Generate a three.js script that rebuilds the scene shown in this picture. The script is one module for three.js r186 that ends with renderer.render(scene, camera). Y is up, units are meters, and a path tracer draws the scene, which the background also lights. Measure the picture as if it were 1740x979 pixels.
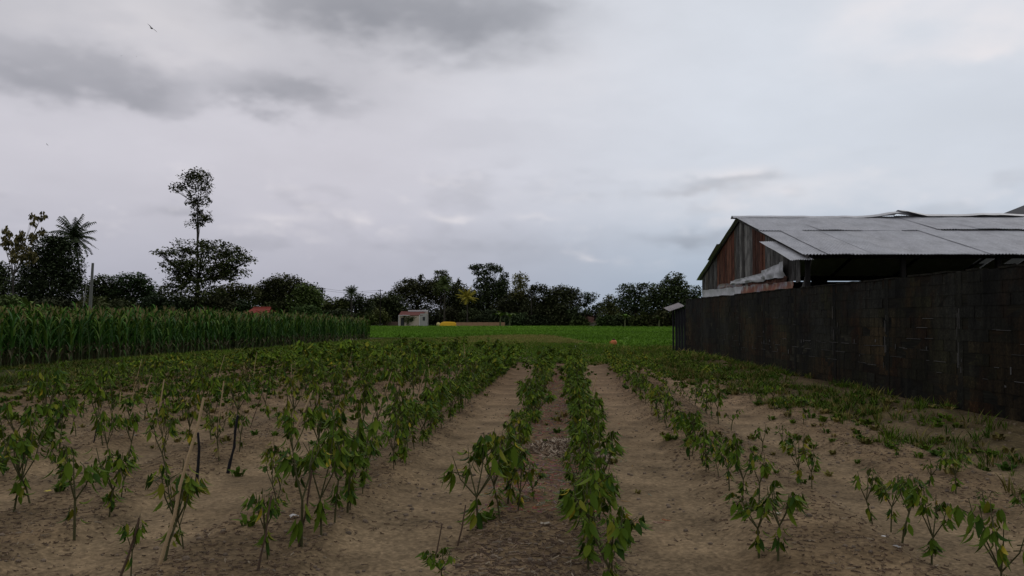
import * as THREE from 'three';
import { mergeGeometries } from 'three/addons/utils/BufferGeometryUtils.js';

// ---------------------------------------------------------------- camera
const scene = new THREE.Scene();
const EYE = 1.6, F = 1380, CX = 870, CY = 489.5, PITCH = Math.atan(50.5 / F);
const camera = new THREE.PerspectiveCamera(2 * Math.atan(CY / F) * 180 / Math.PI, 1740 / 979, 0.1, 6000);
camera.position.set(0, EYE, 0);
camera.rotation.x = PITCH;
scene.add(camera);

// ---------------------------------------------------------------- small maths
function rng(seed) {
  let a = seed >>> 0;
  const r = () => { a = (a + 0x6D2B79F5) | 0; let t = Math.imul(a ^ (a >>> 15), 1 | a); t = (t + Math.imul(t ^ (t >>> 7), 61 | t)) ^ t; return ((t ^ (t >>> 14)) >>> 0) / 4294967296; };
  r.range = (a0, b0) => a0 + (b0 - a0) * r();
  r.gauss = () => (r() + r() + r() + r() - 2) * 1.0;
  r.pick = (arr) => arr[Math.floor(r() * arr.length)];
  return r;
}
const clamp = (x, a, b) => Math.max(a, Math.min(b, x));
const mix = (a, b, t) => a + (b - a) * t;
const sstep = (a, b, x) => { const t = clamp((x - a) / (b - a), 0, 1); return t * t * (3 - 2 * t); };
function hash3(x, y, z) { let h = Math.imul(x, 374761393) ^ Math.imul(y, 668265263) ^ Math.imul(z, 2147483647 ^ 1274126177); h = Math.imul(h ^ (h >>> 13), 1274126177); return ((h ^ (h >>> 16)) >>> 0) / 4294967296; }
function vnoise(x, y, z) {
  const xi = Math.floor(x), yi = Math.floor(y), zi = Math.floor(z);
  let fx = x - xi, fy = y - yi, fz = z - zi;
  fx = fx * fx * fx * (fx * (fx * 6 - 15) + 10); fy = fy * fy * fy * (fy * (fy * 6 - 15) + 10); fz = fz * fz * fz * (fz * (fz * 6 - 15) + 10);
  const a = mix(mix(hash3(xi, yi, zi), hash3(xi + 1, yi, zi), fx), mix(hash3(xi, yi + 1, zi), hash3(xi + 1, yi + 1, zi), fx), fy);
  const b = mix(mix(hash3(xi, yi, zi + 1), hash3(xi + 1, yi, zi + 1), fx), mix(hash3(xi, yi + 1, zi + 1), hash3(xi + 1, yi + 1, zi + 1), fx), fy);
  return mix(a, b, fz) * 2 - 1;
}
function fbm(x, y, z, oct = 4, gain = 0.5) { let s = 0, a = 1, n = 0; for (let i = 0; i < oct; i++) { s += a * vnoise(x, y, z + i * 17.3); n += a; a *= gain; x *= 2.03; y *= 2.03; z *= 2.03; } return s / n; }
const lin = (c) => { c /= 255; return c <= 0.04045 ? c / 12.92 : Math.pow((c + 0.055) / 1.055, 2.4); };

// ---------------------------------------------------------------- sky: overcast evening air and clouds, by direction
function makeSky() {
  const W = 3072, H = 1536, data = new Float32Array(W * H * 4);
  const D = 180 / Math.PI;
  const cl = (px, py, rx, ry, s) => [Math.atan((px - CX) / F) * D, Math.atan((540 - py) / F) * D, rx / F * D, ry / F * D, s];
  const dark = [cl(690, 36, 220, 36, 1.15), cl(560, 8, 150, 40, 0.8), cl(860, 20, 90, 30, 0.4), cl(485, 178, 88, 24, 1.0), cl(80, 160, 170, 28, 0.6), cl(225, 188, 75, 20, 0.55), cl(30, 60, 200, 60, 0.1),
    cl(560, 110, 200, 40, 0.24), cl(740, 92, 130, 24, 0.22), cl(760, -110, 330, 60, 0.7),  cl(830, 225, 120, 18, 0.06), cl(300, 370, 50, 14, 0.14), cl(920, 420, 160, 24, 0.1),
    cl(-600, 60, 400, 120, 0.4), cl(2300, 250, 300, 60, 0.25)];
  const lite = [cl(778, 364, 34, 6, 0.45), cl(925, 368, 34, 5, 0.34), cl(475, 372, 40, 8, 0.35), cl(622, 367, 24, 7, 0.4), cl(1010, 436, 32, 5, 0.3), cl(1250, 292, 50, 10, 0.3), cl(1650, 50, 150, 70, 0.3),
    cl(1600, 140, 120, 14, 0.3), cl(1560, 20, 90, 30, 0.3), cl(1700, 110, 70, 40, 0.35), cl(1480, 60, 60, 60, 0.18), cl(1180, 300, 90, 8, 0.2), cl(1350, 325, 120, 12, 0.25), cl(1400, 345, 240, 30, 0.3), cl(960, 130, 120, 60, 0.14), cl(200, 70, 150, 45, 0.3), cl(330, 120, 90, 25, 0.18), cl(700, 130, 60, 14, 0.12)];
  const wisp = [cl(1245, 312, 52, 8, 0.5), cl(1200, 324, 48, 6, 0.45), cl(1190, 410, 60, 9, 0.35), cl(300, 372, 44, 10, 0.18), cl(1285, 303, 26, 7, 0.25)];
  const cc = (r, g, b) => [lin(r), lin(g), lin(b)];
  const horL = cc(174, 175, 188), horR = cc(158, 174, 192), midL = cc(205, 203, 212), midR = cc(211, 217, 227), topL = cc(216, 215, 221), topR = cc(214, 219, 228), dk = cc(114, 118, 128), wh = cc(236, 231, 233);
  const v3 = [0, 0, 0];
  for (let j = 0; j < H; j++) {
    const el = ((j + 0.5) / H - 0.5) * 180, ce = Math.cos(el / D), se = Math.sin(el / D);
    for (let i = 0; i < W; i++) {
      const o = (j * W + i) * 4;
      if (el < -1) { data[o] = lin(120); data[o + 1] = lin(120); data[o + 2] = lin(125); data[o + 3] = 1; continue; }
      let az = ((i + 0.5) / W - 0.25) * 360; if (az > 180) az -= 360;
      const dx = Math.sin(az / D) * ce, dz = Math.cos(az / D) * ce;
      // warp the cloud outlines
      const w1 = fbm(dx * 7, se * 16, dz * 7 + 3.7, 5, 0.55), w2 = fbm(dx * 7 + 9.1, se * 16, dz * 7, 5, 0.55);
      const fine = fbm(dx * 16, se * 40, dz * 16 + 31, 4, 0.55);
      const ff = fbm(dx * 42, se * 95, dz * 42 + 7, 4, 0.6);
      const A = az + w1 * 2.2 + fine * 1.8 + ff * 0.8, E = el + w2 * 1.1 + fine * 1.2 + ff * 0.6;
      let dkS = 0, ltS = 0;
      for (const c of dark) { const a = (A - c[0]) / c[2], e = (E - c[1]) / c[3], q = a * a + e * e; if (q < 6) dkS += c[4] * Math.exp(-q * 0.9); }
      const A2 = az + w1 * 2.6, E2 = el + fine * 1.0;
      for (const c of wisp) { const a = (A2 - c[0]) / c[2], e = (E2 - c[1]) / c[3], q = a * a + e * e; if (q < 6) dkS += c[4] * Math.exp(-q * 0.8); }
      for (const c of lite) { const a = (A2 - c[0]) / c[2], e = (E2 - c[1]) / c[3], q = a * a + e * e; if (q < 6) ltS += c[4] * Math.exp(-q * 0.8); }
      const band = sstep(2.5, 5, el) * sstep(13, 8, el), puff = sstep(0.1, 0.6, fbm(dx * 22, se * 48, dz * 22 + 3, 5, 0.55)); ltS += band * puff * 0.22; dkS += band * sstep(0.12, 0.6, fbm(dx * 13 + 4, se * 34, dz * 13, 4, 0.5)) * 0.16;
      // the same broken cloud deck all round and overhead
      const out = clamp(Math.max(Math.abs(az) - 34, (el - 23) * 1.2) / 12, 0, 1);
      const deck = sstep(-0.25, 0.55, fbm(dx * 2.6 + 5, se * 4.2, dz * 2.6, 4, 0.5));
      dkS += out * (0.16 + 0.6 * deck);
      const side = sstep(-14, 20, az * (1 - clamp((Math.abs(az) - 90) / 90, 0, 1)));
      const t1 = sstep(0, 11, el), t2 = sstep(9, 24, el);
      const soft = 1 + 0.045 * w1 + 0.03 * fine;
      const dd = 0.94 * (1 - Math.exp(-1.35 * Math.max(0, dkS) * (1 + 0.4 * fine + 0.25 * w2))), ll = clamp(ltS * (0.8 + 0.9 * fine), 0, 0.9);
      for (let k = 0; k < 3; k++) {
        let c = mix(mix(horL[k], horR[k], side), mix(midL[k], midR[k], side), t1);
        c = mix(c, mix(topL[k], topR[k], side), t2) * soft;
        c = mix(c, dk[k], dd * 0.86); c = mix(c, wh[k], ll);
        data[o + k] = c;
      }
      data[o + 3] = 1;
    }
  }
  const t = new THREE.DataTexture(data, W, H, THREE.RGBAFormat, THREE.FloatType);
  t.mapping = THREE.EquirectangularReflectionMapping; t.magFilter = THREE.LinearFilter; t.minFilter = THREE.LinearFilter; t.needsUpdate = true;
  return t;
}
const skyTex = makeSky();
scene.background = skyTex; scene.environment = skyTex;
scene.environmentIntensity = 1; scene.backgroundIntensity = 1;

// ---------------------------------------------------------------- veiled sun, ahead and to the right behind cloud
const sun = new THREE.DirectionalLight(new THREE.Color(1, 0.93, 0.84), 0.5);
sun.position.set(70, 75, -95); sun.target.position.set(0, 0, -25);
sun.castShadow = true; sun.shadow.radius = 40; sun.shadow.mapSize.set(2048, 2048);
Object.assign(sun.shadow.camera, { left: -90, right: 90, top: 90, bottom: -90, near: 1, far: 400 });
scene.add(sun); scene.add(sun.target);

const renderer = new THREE.WebGLRenderer({ antialias: true });
renderer.toneMapping = THREE.LinearToneMapping;
renderer.toneMappingExposure = 1;
renderer.shadowMap.enabled = true;

// ---------------------------------------------------------------- helpers
const cP = Math.cos(PITCH), sP = Math.sin(PITCH);
function at(px, py, d) { const x = (px - CX) / F, y = (CY - py) / F, Y = y * cP + sP, Z = -cP + y * sP, s = d / -Z; return new THREE.Vector3(x * s, EYE + Y * s, -d); }
function groundAt(px, py) { const x = (px - CX) / F, y = (CY - py) / F, Y = y * cP + sP, Z = -cP + y * sP, s = EYE / -Y; return [x * s, Z * s]; }
const used = new Map();
function numbered(n) { const k = used.get(n) ?? 0; used.set(n, k + 1); return k ? `${n}_${String(k).padStart(3, '0')}` : n; }
function tag(o, label, category, group, kind) { o.userData.label = label; if (category) o.userData.category = category; if (group) o.userData.group = group; if (kind) o.userData.kind = kind; return o; }
function thing(name, label, category, pos = [0, 0, 0], group, kind) { const g = new THREE.Group(); g.name = numbered(name); g.position.set(...pos); tag(g, label, category, group, kind); scene.add(g); return g; }
function mesh(name, geo, mat, parent, top) { const m = new THREE.Mesh(geo, mat); m.name = top ? numbered(name) : name; parent.add(m); return m; }
const C3 = (r, g, b) => new THREE.Color().setRGB(r, g, b);
const std = (r, g, b, rough = 0.9, o = {}) => new THREE.MeshPhysicalMaterial({ color: C3(r, g, b), roughness: rough, specularIntensity: 0.3, side: THREE.DoubleSide, ...o });
const V = (x, y, z) => new THREE.Vector3(x, y, z);

// collects triangles, with colours
class MB {
  constructor() { this.p = []; this.c = []; this.uv = []; this.i = []; }
  v(x, y, z, c, u = 0, w = 0) { this.p.push(x, y, z); this.c.push(c[0], c[1], c[2]); this.uv.push(u, w); return this.p.length / 3 - 1; }
  tri(a, b, c) { this.i.push(a, b, c); }
  quad(a, b, c, d) { this.i.push(a, b, c, a, c, d); }
  tube(pts, radii, sides = 6, c = [1, 1, 1], cap = true) {
    let prev = null; const n = pts.length; let side = null;
    for (let k = 0; k < n; k++) {
      const t = (k < n - 1 ? pts[k + 1].clone().sub(pts[k]) : pts[k].clone().sub(pts[k - 1])).normalize();
      const s = Math.abs(t.y) < 0.99 ? V(0, 1, 0).cross(t).normalize() : V(1, 0, 0);
      if (!side || side.dot(s) > 0) side = s; else side = s.negate();
      const b = t.clone().cross(side).normalize(), ring = [];
      for (let q = 0; q < sides; q++) { const a = q / sides * Math.PI * 2, r = radii[k], ca = Math.cos(a) * r, sa = Math.sin(a) * r; ring.push(this.v(pts[k].x + side.x * ca + b.x * sa, pts[k].y + side.y * ca + b.y * sa, pts[k].z + side.z * ca + b.z * sa, c, q / sides * 2, k)); }
      if (prev) for (let q = 0; q < sides; q++) this.quad(prev[q], prev[(q + 1) % sides], ring[(q + 1) % sides], ring[q]);
      prev = ring;
    }
    if (cap && prev) { const e = pts[n - 1], m = this.v(e.x, e.y, e.z, c); for (let q = 0; q < sides; q++) this.tri(prev[q], prev[(q + 1) % sides], m); }
    return this;
  }
  add(geo, m, c = [1, 1, 1]) {
    const g = geo, P = g.attributes.position, U = g.attributes.uv, b = this.p.length / 3, v = V(0, 0, 0);
    for (let k = 0; k < P.count; k++) { v.fromBufferAttribute(P, k); if (m) v.applyMatrix4(m); this.v(v.x, v.y, v.z, c, U ? U.getX(k) : 0, U ? U.getY(k) : 0); }
    if (g.index) for (let k = 0; k < g.index.count; k++) this.i.push(b + g.index.getX(k)); else for (let k = 0; k < P.count; k++) this.i.push(b + k);
    return this;
  }
  box(x, y, z, w, h, d, c = [1, 1, 1], rot) { const m = new THREE.Matrix4(); m.compose(V(x, y, z), new THREE.Quaternion().setFromEuler(rot || new THREE.Euler()), V(1, 1, 1)); return this.add(new THREE.BoxGeometry(w, h, d), m, c); }
  geo() { const g = new THREE.BufferGeometry(); g.setAttribute('position', new THREE.Float32BufferAttribute(this.p, 3)); g.setAttribute('color', new THREE.Float32BufferAttribute(this.c, 3)); g.setAttribute('uv', new THREE.Float32BufferAttribute(this.uv, 2)); g.setIndex(this.i); g.computeVertexNormals(); return g; }
}

// tiling noise textures
function pnoise(x, y, per, seed) {
  const xi = Math.floor(x), yi = Math.floor(y); let fx = x - xi, fy = y - yi; fx = fx * fx * (3 - 2 * fx); fy = fy * fy * (3 - 2 * fy);
  const w = (q) => ((q % per) + per) % per;
  return mix(mix(hash3(w(xi), w(yi), seed), hash3(w(xi + 1), w(yi), seed), fx), mix(hash3(w(xi), w(yi + 1), seed), hash3(w(xi + 1), w(yi + 1), seed), fx), fy);
}
function pfbm(u, v, per, oct, seed) { let s = 0, a = 1, n = 0; for (let o = 0; o < oct; o++) { s += a * pnoise(u * per, v * per, per, seed + o * 7); n += a; a *= 0.55; per *= 2; } return s / n; }
function tex(N, f, srgb) {
  const d = new Uint8Array(N * N * 4);
  for (let j = 0; j < N; j++) for (let i = 0; i < N; i++) { const c = f(i / N, j / N, i, j), o = (j * N + i) * 4; d[o] = clamp(c[0], 0, 1) * 255; d[o + 1] = clamp(c[1], 0, 1) * 255; d[o + 2] = clamp(c[2], 0, 1) * 255; d[o + 3] = 255; }
  const t = new THREE.DataTexture(d, N, N); t.wrapS = t.wrapT = THREE.RepeatWrapping; t.magFilter = THREE.LinearFilter; t.minFilter = THREE.LinearMipmapLinearFilter; t.generateMipmaps = true; if (srgb) t.colorSpace = THREE.SRGBColorSpace; t.needsUpdate = true; return t;
}
const g1 = (x) => [x, x, x];
const soilMap = tex(1024, (u, v) => { const a = pfbm(u, v, 6, 6, 3), b = pfbm(u, v, 90, 3, 19), s = pfbm(u, v, 200, 2, 40); const k = 0.62 + 0.34 * (a - 0.5) + 0.32 * (b - 0.5) + (s > 0.84 ? 0.14 : 0) - (s < 0.16 ? 0.18 : 0); return [k, k * (0.985), k * 0.965]; }, true);
const soilBump = tex(1024, (u, v) => g1(0.5 * pfbm(u, v, 14, 6, 77) + 0.5 * pfbm(u, v, 110, 3, 90)));
const grimeMap = tex(1024, (u, v) => { const a = pfbm(u, v, 3, 7, 11), st = pfbm(u, v * 0.125, 32, 4, 55), b = pfbm(u, v, 120, 3, 5), m = sstep(0.5, 0.7, pfbm(u, v, 5, 6, 211)); const k = 0.6 + 0.75 * (a - 0.5) + 0.5 * (st - 0.5) + 0.35 * (b - 0.5) + (b > 0.72 && a > 0.5 ? 0.14 : 0); return [k * (1 + 0.12 * m), k * (0.96 + 0.06 * (1 - m)), k * (0.9 - 0.14 * m)]; }, true);
const grimeBump = tex(512, (u, v) => g1(0.5 * pfbm(u, v, 10, 5, 31) + 0.5 * pfbm(u, v, 70, 3, 8)));
const woodMap = tex(512, (u, v) => { const s = pfbm(u, v * 0.125, 40, 4, 61), a = pfbm(u, v, 3, 5, 14); const k = 0.62 + 0.65 * (s - 0.5) + 0.5 * (a - 0.5); return [k, k * 0.985, k * 0.96]; }, true);
const tinMap = tex(512, (u, v) => { const a = pfbm(u, v, 3, 6, 21), st = pfbm(u, v * 0.2, 16, 4, 23), b = pfbm(u, v, 40, 3, 29); const k = 0.74 + 0.13 * (a - 0.5) + 0.1 * (st - 0.5) + 0.1 * (b - 0.5); return [k, k, k * 1.01]; }, true);
const rustMap = tex(512, (u, v) => { const a = pfbm(u, v, 3, 6, 121), st = pfbm(u, v * 0.2, 12, 4, 123), r = sstep(0.4, 0.62, a * 0.6 + st * 0.4); return [mix(0.62, 0.46, r) + (a - 0.5) * 0.3, mix(0.6, 0.25, r) + (a - 0.5) * 0.2, mix(0.58, 0.17, r) + (st - 0.5) * 0.1]; }, true);
const roughTin = tex(256, (u, v) => g1(0.55 + 0.7 * (pfbm(u, v, 5, 5, 71) - 0.5)));

// ---------------------------------------------------------------- the lie of the land
// rows run 3.85 degrees to the right of straight ahead: u is measured across them, w along them
const RA = Math.atan((963 - CX) / F), rs = Math.sin(RA), rc = Math.cos(RA);
const toUW = (x, z) => [x * rc + z * rs, x * rs - z * rc];
const toXZ = (u, w) => [u * rc + w * rs, u * rs - w * rc];
const ROW_END = 28.6, WALL_X = 7.8;
// foot of the maize, a line in plan
const maizeEdge = (z) => -15.9 + (z + 25) * (6.2 / -32) * 1.0;   // x of the edge at depth z
const paddyEdge = (x) => x < -8 ? 57 : x < 3 ? mix(57, 72, sstep(-8, 0, x)) : mix(72, 43.5, sstep(3, 5.6, x));   // depth at which the rice begins
const inField = (u, w) => sstep(ROW_END + 1.2, ROW_END - 0.4, w) * sstep(4.9, 4.3, u) * sstep(-12.5, -11.5, u);
function height(x, z) {
  const [u, w] = toUW(x, z);
  let h = 0.05 * fbm(x * 0.25, z * 0.25, 1.5, 3) * sstep(42, 34, -z);
  const f = inField(u, w);
  const k = (u + 0.175) / 1.95, q = Math.abs(k - Math.round(k)) * 1.95;          // distance from the middle of the bed
  h += f * (0.085 * sstep(0.66, 0.36, q) - 0.02);
  const near = w < 26 ? 1 : 0.3 * sstep(42, 34, w);
  h += near * (0.022 * fbm(x * 1.1, z * 1.1, 4.2, 3) + 0.009 * fbm(x * 6, z * 6, 9.2, 3) * (0.2 + 0.9 * sstep(0.7, 0.4, q)));
  if (w < 14) h += 0.005 * fbm(x * 22, z * 22, 2.2, 2);
  // bank of earth thrown up along the block wall
  const mx = 6.45 + 0.25 * fbm(z * 0.4, 0.3, 7, 2), far = sstep(-36, -30, z);
  const m = Math.exp(-Math.pow((x - mx) / (x < mx ? 0.95 : 0.8), 2));
  h += far * m * (0.17 + 0.13 * fbm(x * 1.1, z * 0.8, 3, 3) + 0.07 * fbm(x * 4, z * 4, 5, 2));
  // low bund at the foot of the maize
  const e = x - (maizeEdge(z) + 1.3);
  if (z > -60) h += 0.06 * Math.exp(-e * e / 0.7) * (1 + 0.5 * fbm(x, z, 1, 2));
  return h;
}

// ground sheet
function makeGround() {
  const xs = [], ws = [];
  for (let x = -120; x < -44; x += 6) xs.push(x);
  for (let x = -44; x < -17; x += 0.5) xs.push(x);
  for (let x = -17; x < 8.6; x += 0.055) xs.push(x);
  for (let x = 8.6; x < 46; x += 1) xs.push(x);
  for (let x = 46; x <= 130; x += 6) xs.push(x);
  for (let w = -30; w < 2.4; w += (w < 1 ? 1.2 : 0.1)) ws.push(w);
  for (let w = 2.4; w < 70; w *= (w < 32 ? 1.0066 : 1.02)) ws.push(w);
  ws.push(72, 76, 80);
  const pos = [], col = [], uv = [], idx = [];
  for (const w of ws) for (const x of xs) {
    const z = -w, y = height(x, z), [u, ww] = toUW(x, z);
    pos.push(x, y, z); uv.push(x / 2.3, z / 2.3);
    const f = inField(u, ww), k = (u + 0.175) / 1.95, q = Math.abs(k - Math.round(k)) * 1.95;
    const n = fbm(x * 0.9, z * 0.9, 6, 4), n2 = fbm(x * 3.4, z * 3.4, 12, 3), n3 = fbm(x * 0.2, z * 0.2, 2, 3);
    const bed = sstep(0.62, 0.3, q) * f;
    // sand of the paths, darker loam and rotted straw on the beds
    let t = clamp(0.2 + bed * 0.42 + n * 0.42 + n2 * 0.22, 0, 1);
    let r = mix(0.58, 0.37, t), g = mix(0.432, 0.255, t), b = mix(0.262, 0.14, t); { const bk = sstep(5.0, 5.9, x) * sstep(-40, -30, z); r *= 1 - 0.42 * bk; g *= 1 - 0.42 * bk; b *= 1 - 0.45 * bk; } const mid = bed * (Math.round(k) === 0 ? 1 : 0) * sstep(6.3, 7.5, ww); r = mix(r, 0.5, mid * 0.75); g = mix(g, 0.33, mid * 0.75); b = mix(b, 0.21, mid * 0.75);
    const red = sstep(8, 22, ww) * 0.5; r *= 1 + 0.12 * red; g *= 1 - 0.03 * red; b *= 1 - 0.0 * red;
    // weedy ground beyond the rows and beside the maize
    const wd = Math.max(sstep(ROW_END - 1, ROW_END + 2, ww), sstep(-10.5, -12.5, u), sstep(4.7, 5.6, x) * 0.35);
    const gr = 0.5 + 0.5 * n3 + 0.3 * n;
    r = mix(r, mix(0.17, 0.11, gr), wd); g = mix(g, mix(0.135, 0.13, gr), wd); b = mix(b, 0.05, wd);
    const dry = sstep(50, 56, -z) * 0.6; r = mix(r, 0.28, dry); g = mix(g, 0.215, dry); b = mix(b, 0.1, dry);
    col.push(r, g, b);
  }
  const nx = xs.length;
  for (let j = 0; j < ws.length - 1; j++) for (let i = 0; i < nx - 1; i++) { const a = j * nx + i; idx.push(a, a + 1, a + nx + 1, a, a + nx + 1, a + nx); }
  const g = new THREE.BufferGeometry();
  g.setAttribute('position', new THREE.Float32BufferAttribute(pos, 3)); g.setAttribute('color', new THREE.Float32BufferAttribute(col, 3)); g.setAttribute('uv', new THREE.Float32BufferAttribute(uv, 2));
  g.setIndex(idx); g.computeVertexNormals();
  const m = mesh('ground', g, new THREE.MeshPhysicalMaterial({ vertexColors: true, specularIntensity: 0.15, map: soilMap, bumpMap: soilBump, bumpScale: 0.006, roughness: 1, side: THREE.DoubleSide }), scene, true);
  tag(m, 'sandy brown soil of the ploughed field with raised beds and bare paths', 'ground', null, 'structure');
}
makeGround();
{ // land out to the horizon
  const g = new THREE.PlaneGeometry(9000, 9000, 1, 1); g.rotateX(-Math.PI / 2);
  const m = mesh('terrain', g, std(0.06, 0.065, 0.03, 1), scene, true); m.position.set(0, -0.35, -200);
  tag(m, 'dark flat land under and beyond the far trees', 'terrain', null, 'structure');
  // rice field: a gently uneven sheet whose near edge steps round a dry plot
  const b = new MB();
  for (let z = -42; z > -158; z -= 2) for (let x = -60; x < 66; x += 2) {
    if (-z < paddyEdge(x + 1) || (x < maizeEdge(z) + 3 && z > -64)) continue;
    const q = [[x, z], [x + 2, z], [x + 2, z - 2], [x, z - 2]].map(([a, c]) => { const n = fbm(a * 0.06, c * 0.15, 3, 3), k = 1 + 0.25 * n; return b.v(a, 0.05 + 0.012 * n, c, [0.098 * k, 0.17 * k, 0.019 * k]); }); b.quad(q[0], q[1], q[2], q[3]);
  }
  tag(mesh('paddy_field', b.geo(), new THREE.MeshPhysicalMaterial({ vertexColors: true, specularIntensity: 0.1, roughness: 1, side: THREE.DoubleSide }), scene, true), 'bright green rice field stretching to the trees beyond the rows', 'paddy field', null, 'structure');
}

// ---------------------------------------------------------------- low growth nobody could count
function tuft(seed, blades, spread, tall, wide, broad) {
  const r = rng(seed), b = new MB();
  for (let k = 0; k < blades; k++) {
    const a = r() * 6.283, lean = r.range(0.15, broad ? 1.1 : 0.8), h = tall * r.range(0.5, 1), x0 = Math.cos(a) * spread * r(), z0 = Math.sin(a) * spread * r(), w = wide * r.range(0.6, 1.2);
    const ox = Math.cos(a) * lean * h, oz = Math.sin(a) * lean * h, sx = -Math.sin(a + r.gauss() * 0.6) * w, sz = Math.cos(a) * w, sh = r.range(0.75, 1.2), c = [sh, sh, sh];
    const i0 = b.v(x0 - sx * 0.3, 0, z0 - sz * 0.3, c), i1 = b.v(x0 + sx * 0.3, 0, z0 + sz * 0.3, c), mt = broad ? 0.6 : 0.5;
    const i2 = b.v(x0 + ox * 0.35 - sx, h * mt, z0 + oz * 0.35 - sz, c), i3 = b.v(x0 + ox * 0.35 + sx, h * mt, z0 + oz * 0.35 + sz, c), i4 = b.v(x0 + ox, h * (broad ? 0.7 : 0.95), z0 + oz, c);
    b.quad(i0, i1, i3, i2); b.tri(i2, i3, i4);
  }
  return b.geo();
}
const TUFTS = { blade: tuft(1, 11, 0.06, 0.3, 0.008, false), thin: tuft(8, 9, 0.05, 0.34, 0.005, false), broad: tuft(2, 14, 0.07, 0.2, 0.028, true), leafy: tuft(4, 26, 0.1, 0.34, 0.032, true), rice: tuft(3, 12, 0.1, 0.3, 0.012, false) };
const weedMat = new THREE.MeshPhysicalMaterial({ color: C3(1, 1, 1), roughness: 0.85, specularIntensity: 0.2, vertexColors: true, side: THREE.DoubleSide });
function stuff(name, label, category, kindName, spots, mat = weedMat) {   // spots: [x, y, z, turn, scale, scaleY, r, g, b]
  const m = new THREE.InstancedMesh(typeof kindName === 'string' ? TUFTS[kindName] : kindName, mat, spots.length), q = new THREE.Quaternion(), M = new THREE.Matrix4(), col = new THREE.Color();
  spots.forEach((s, i) => { M.compose(V(s[0], s[1], s[2]), q.setFromEuler(new THREE.Euler(s[9] || 0, s[3], s[10] || 0)), V(s[4], s[5], s[4])); m.setMatrixAt(i, M); m.setColorAt(i, col.setRGB(s[6], s[7], s[8])); });
  m.name = numbered(name); scene.add(m); tag(m, label, category, null, 'stuff'); return m;
}
const greens = (r, dry = 0) => { const t = r(), d = r() < dry ? r.range(0.5, 1) : 0, k = r.range(0.7, 1.2); return [mix(mix(0.055, 0.105, t), 0.26, d) * k, mix(mix(0.12, 0.155, t), 0.2, d) * k, mix(0.011, 0.065, d) * k]; };
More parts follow.
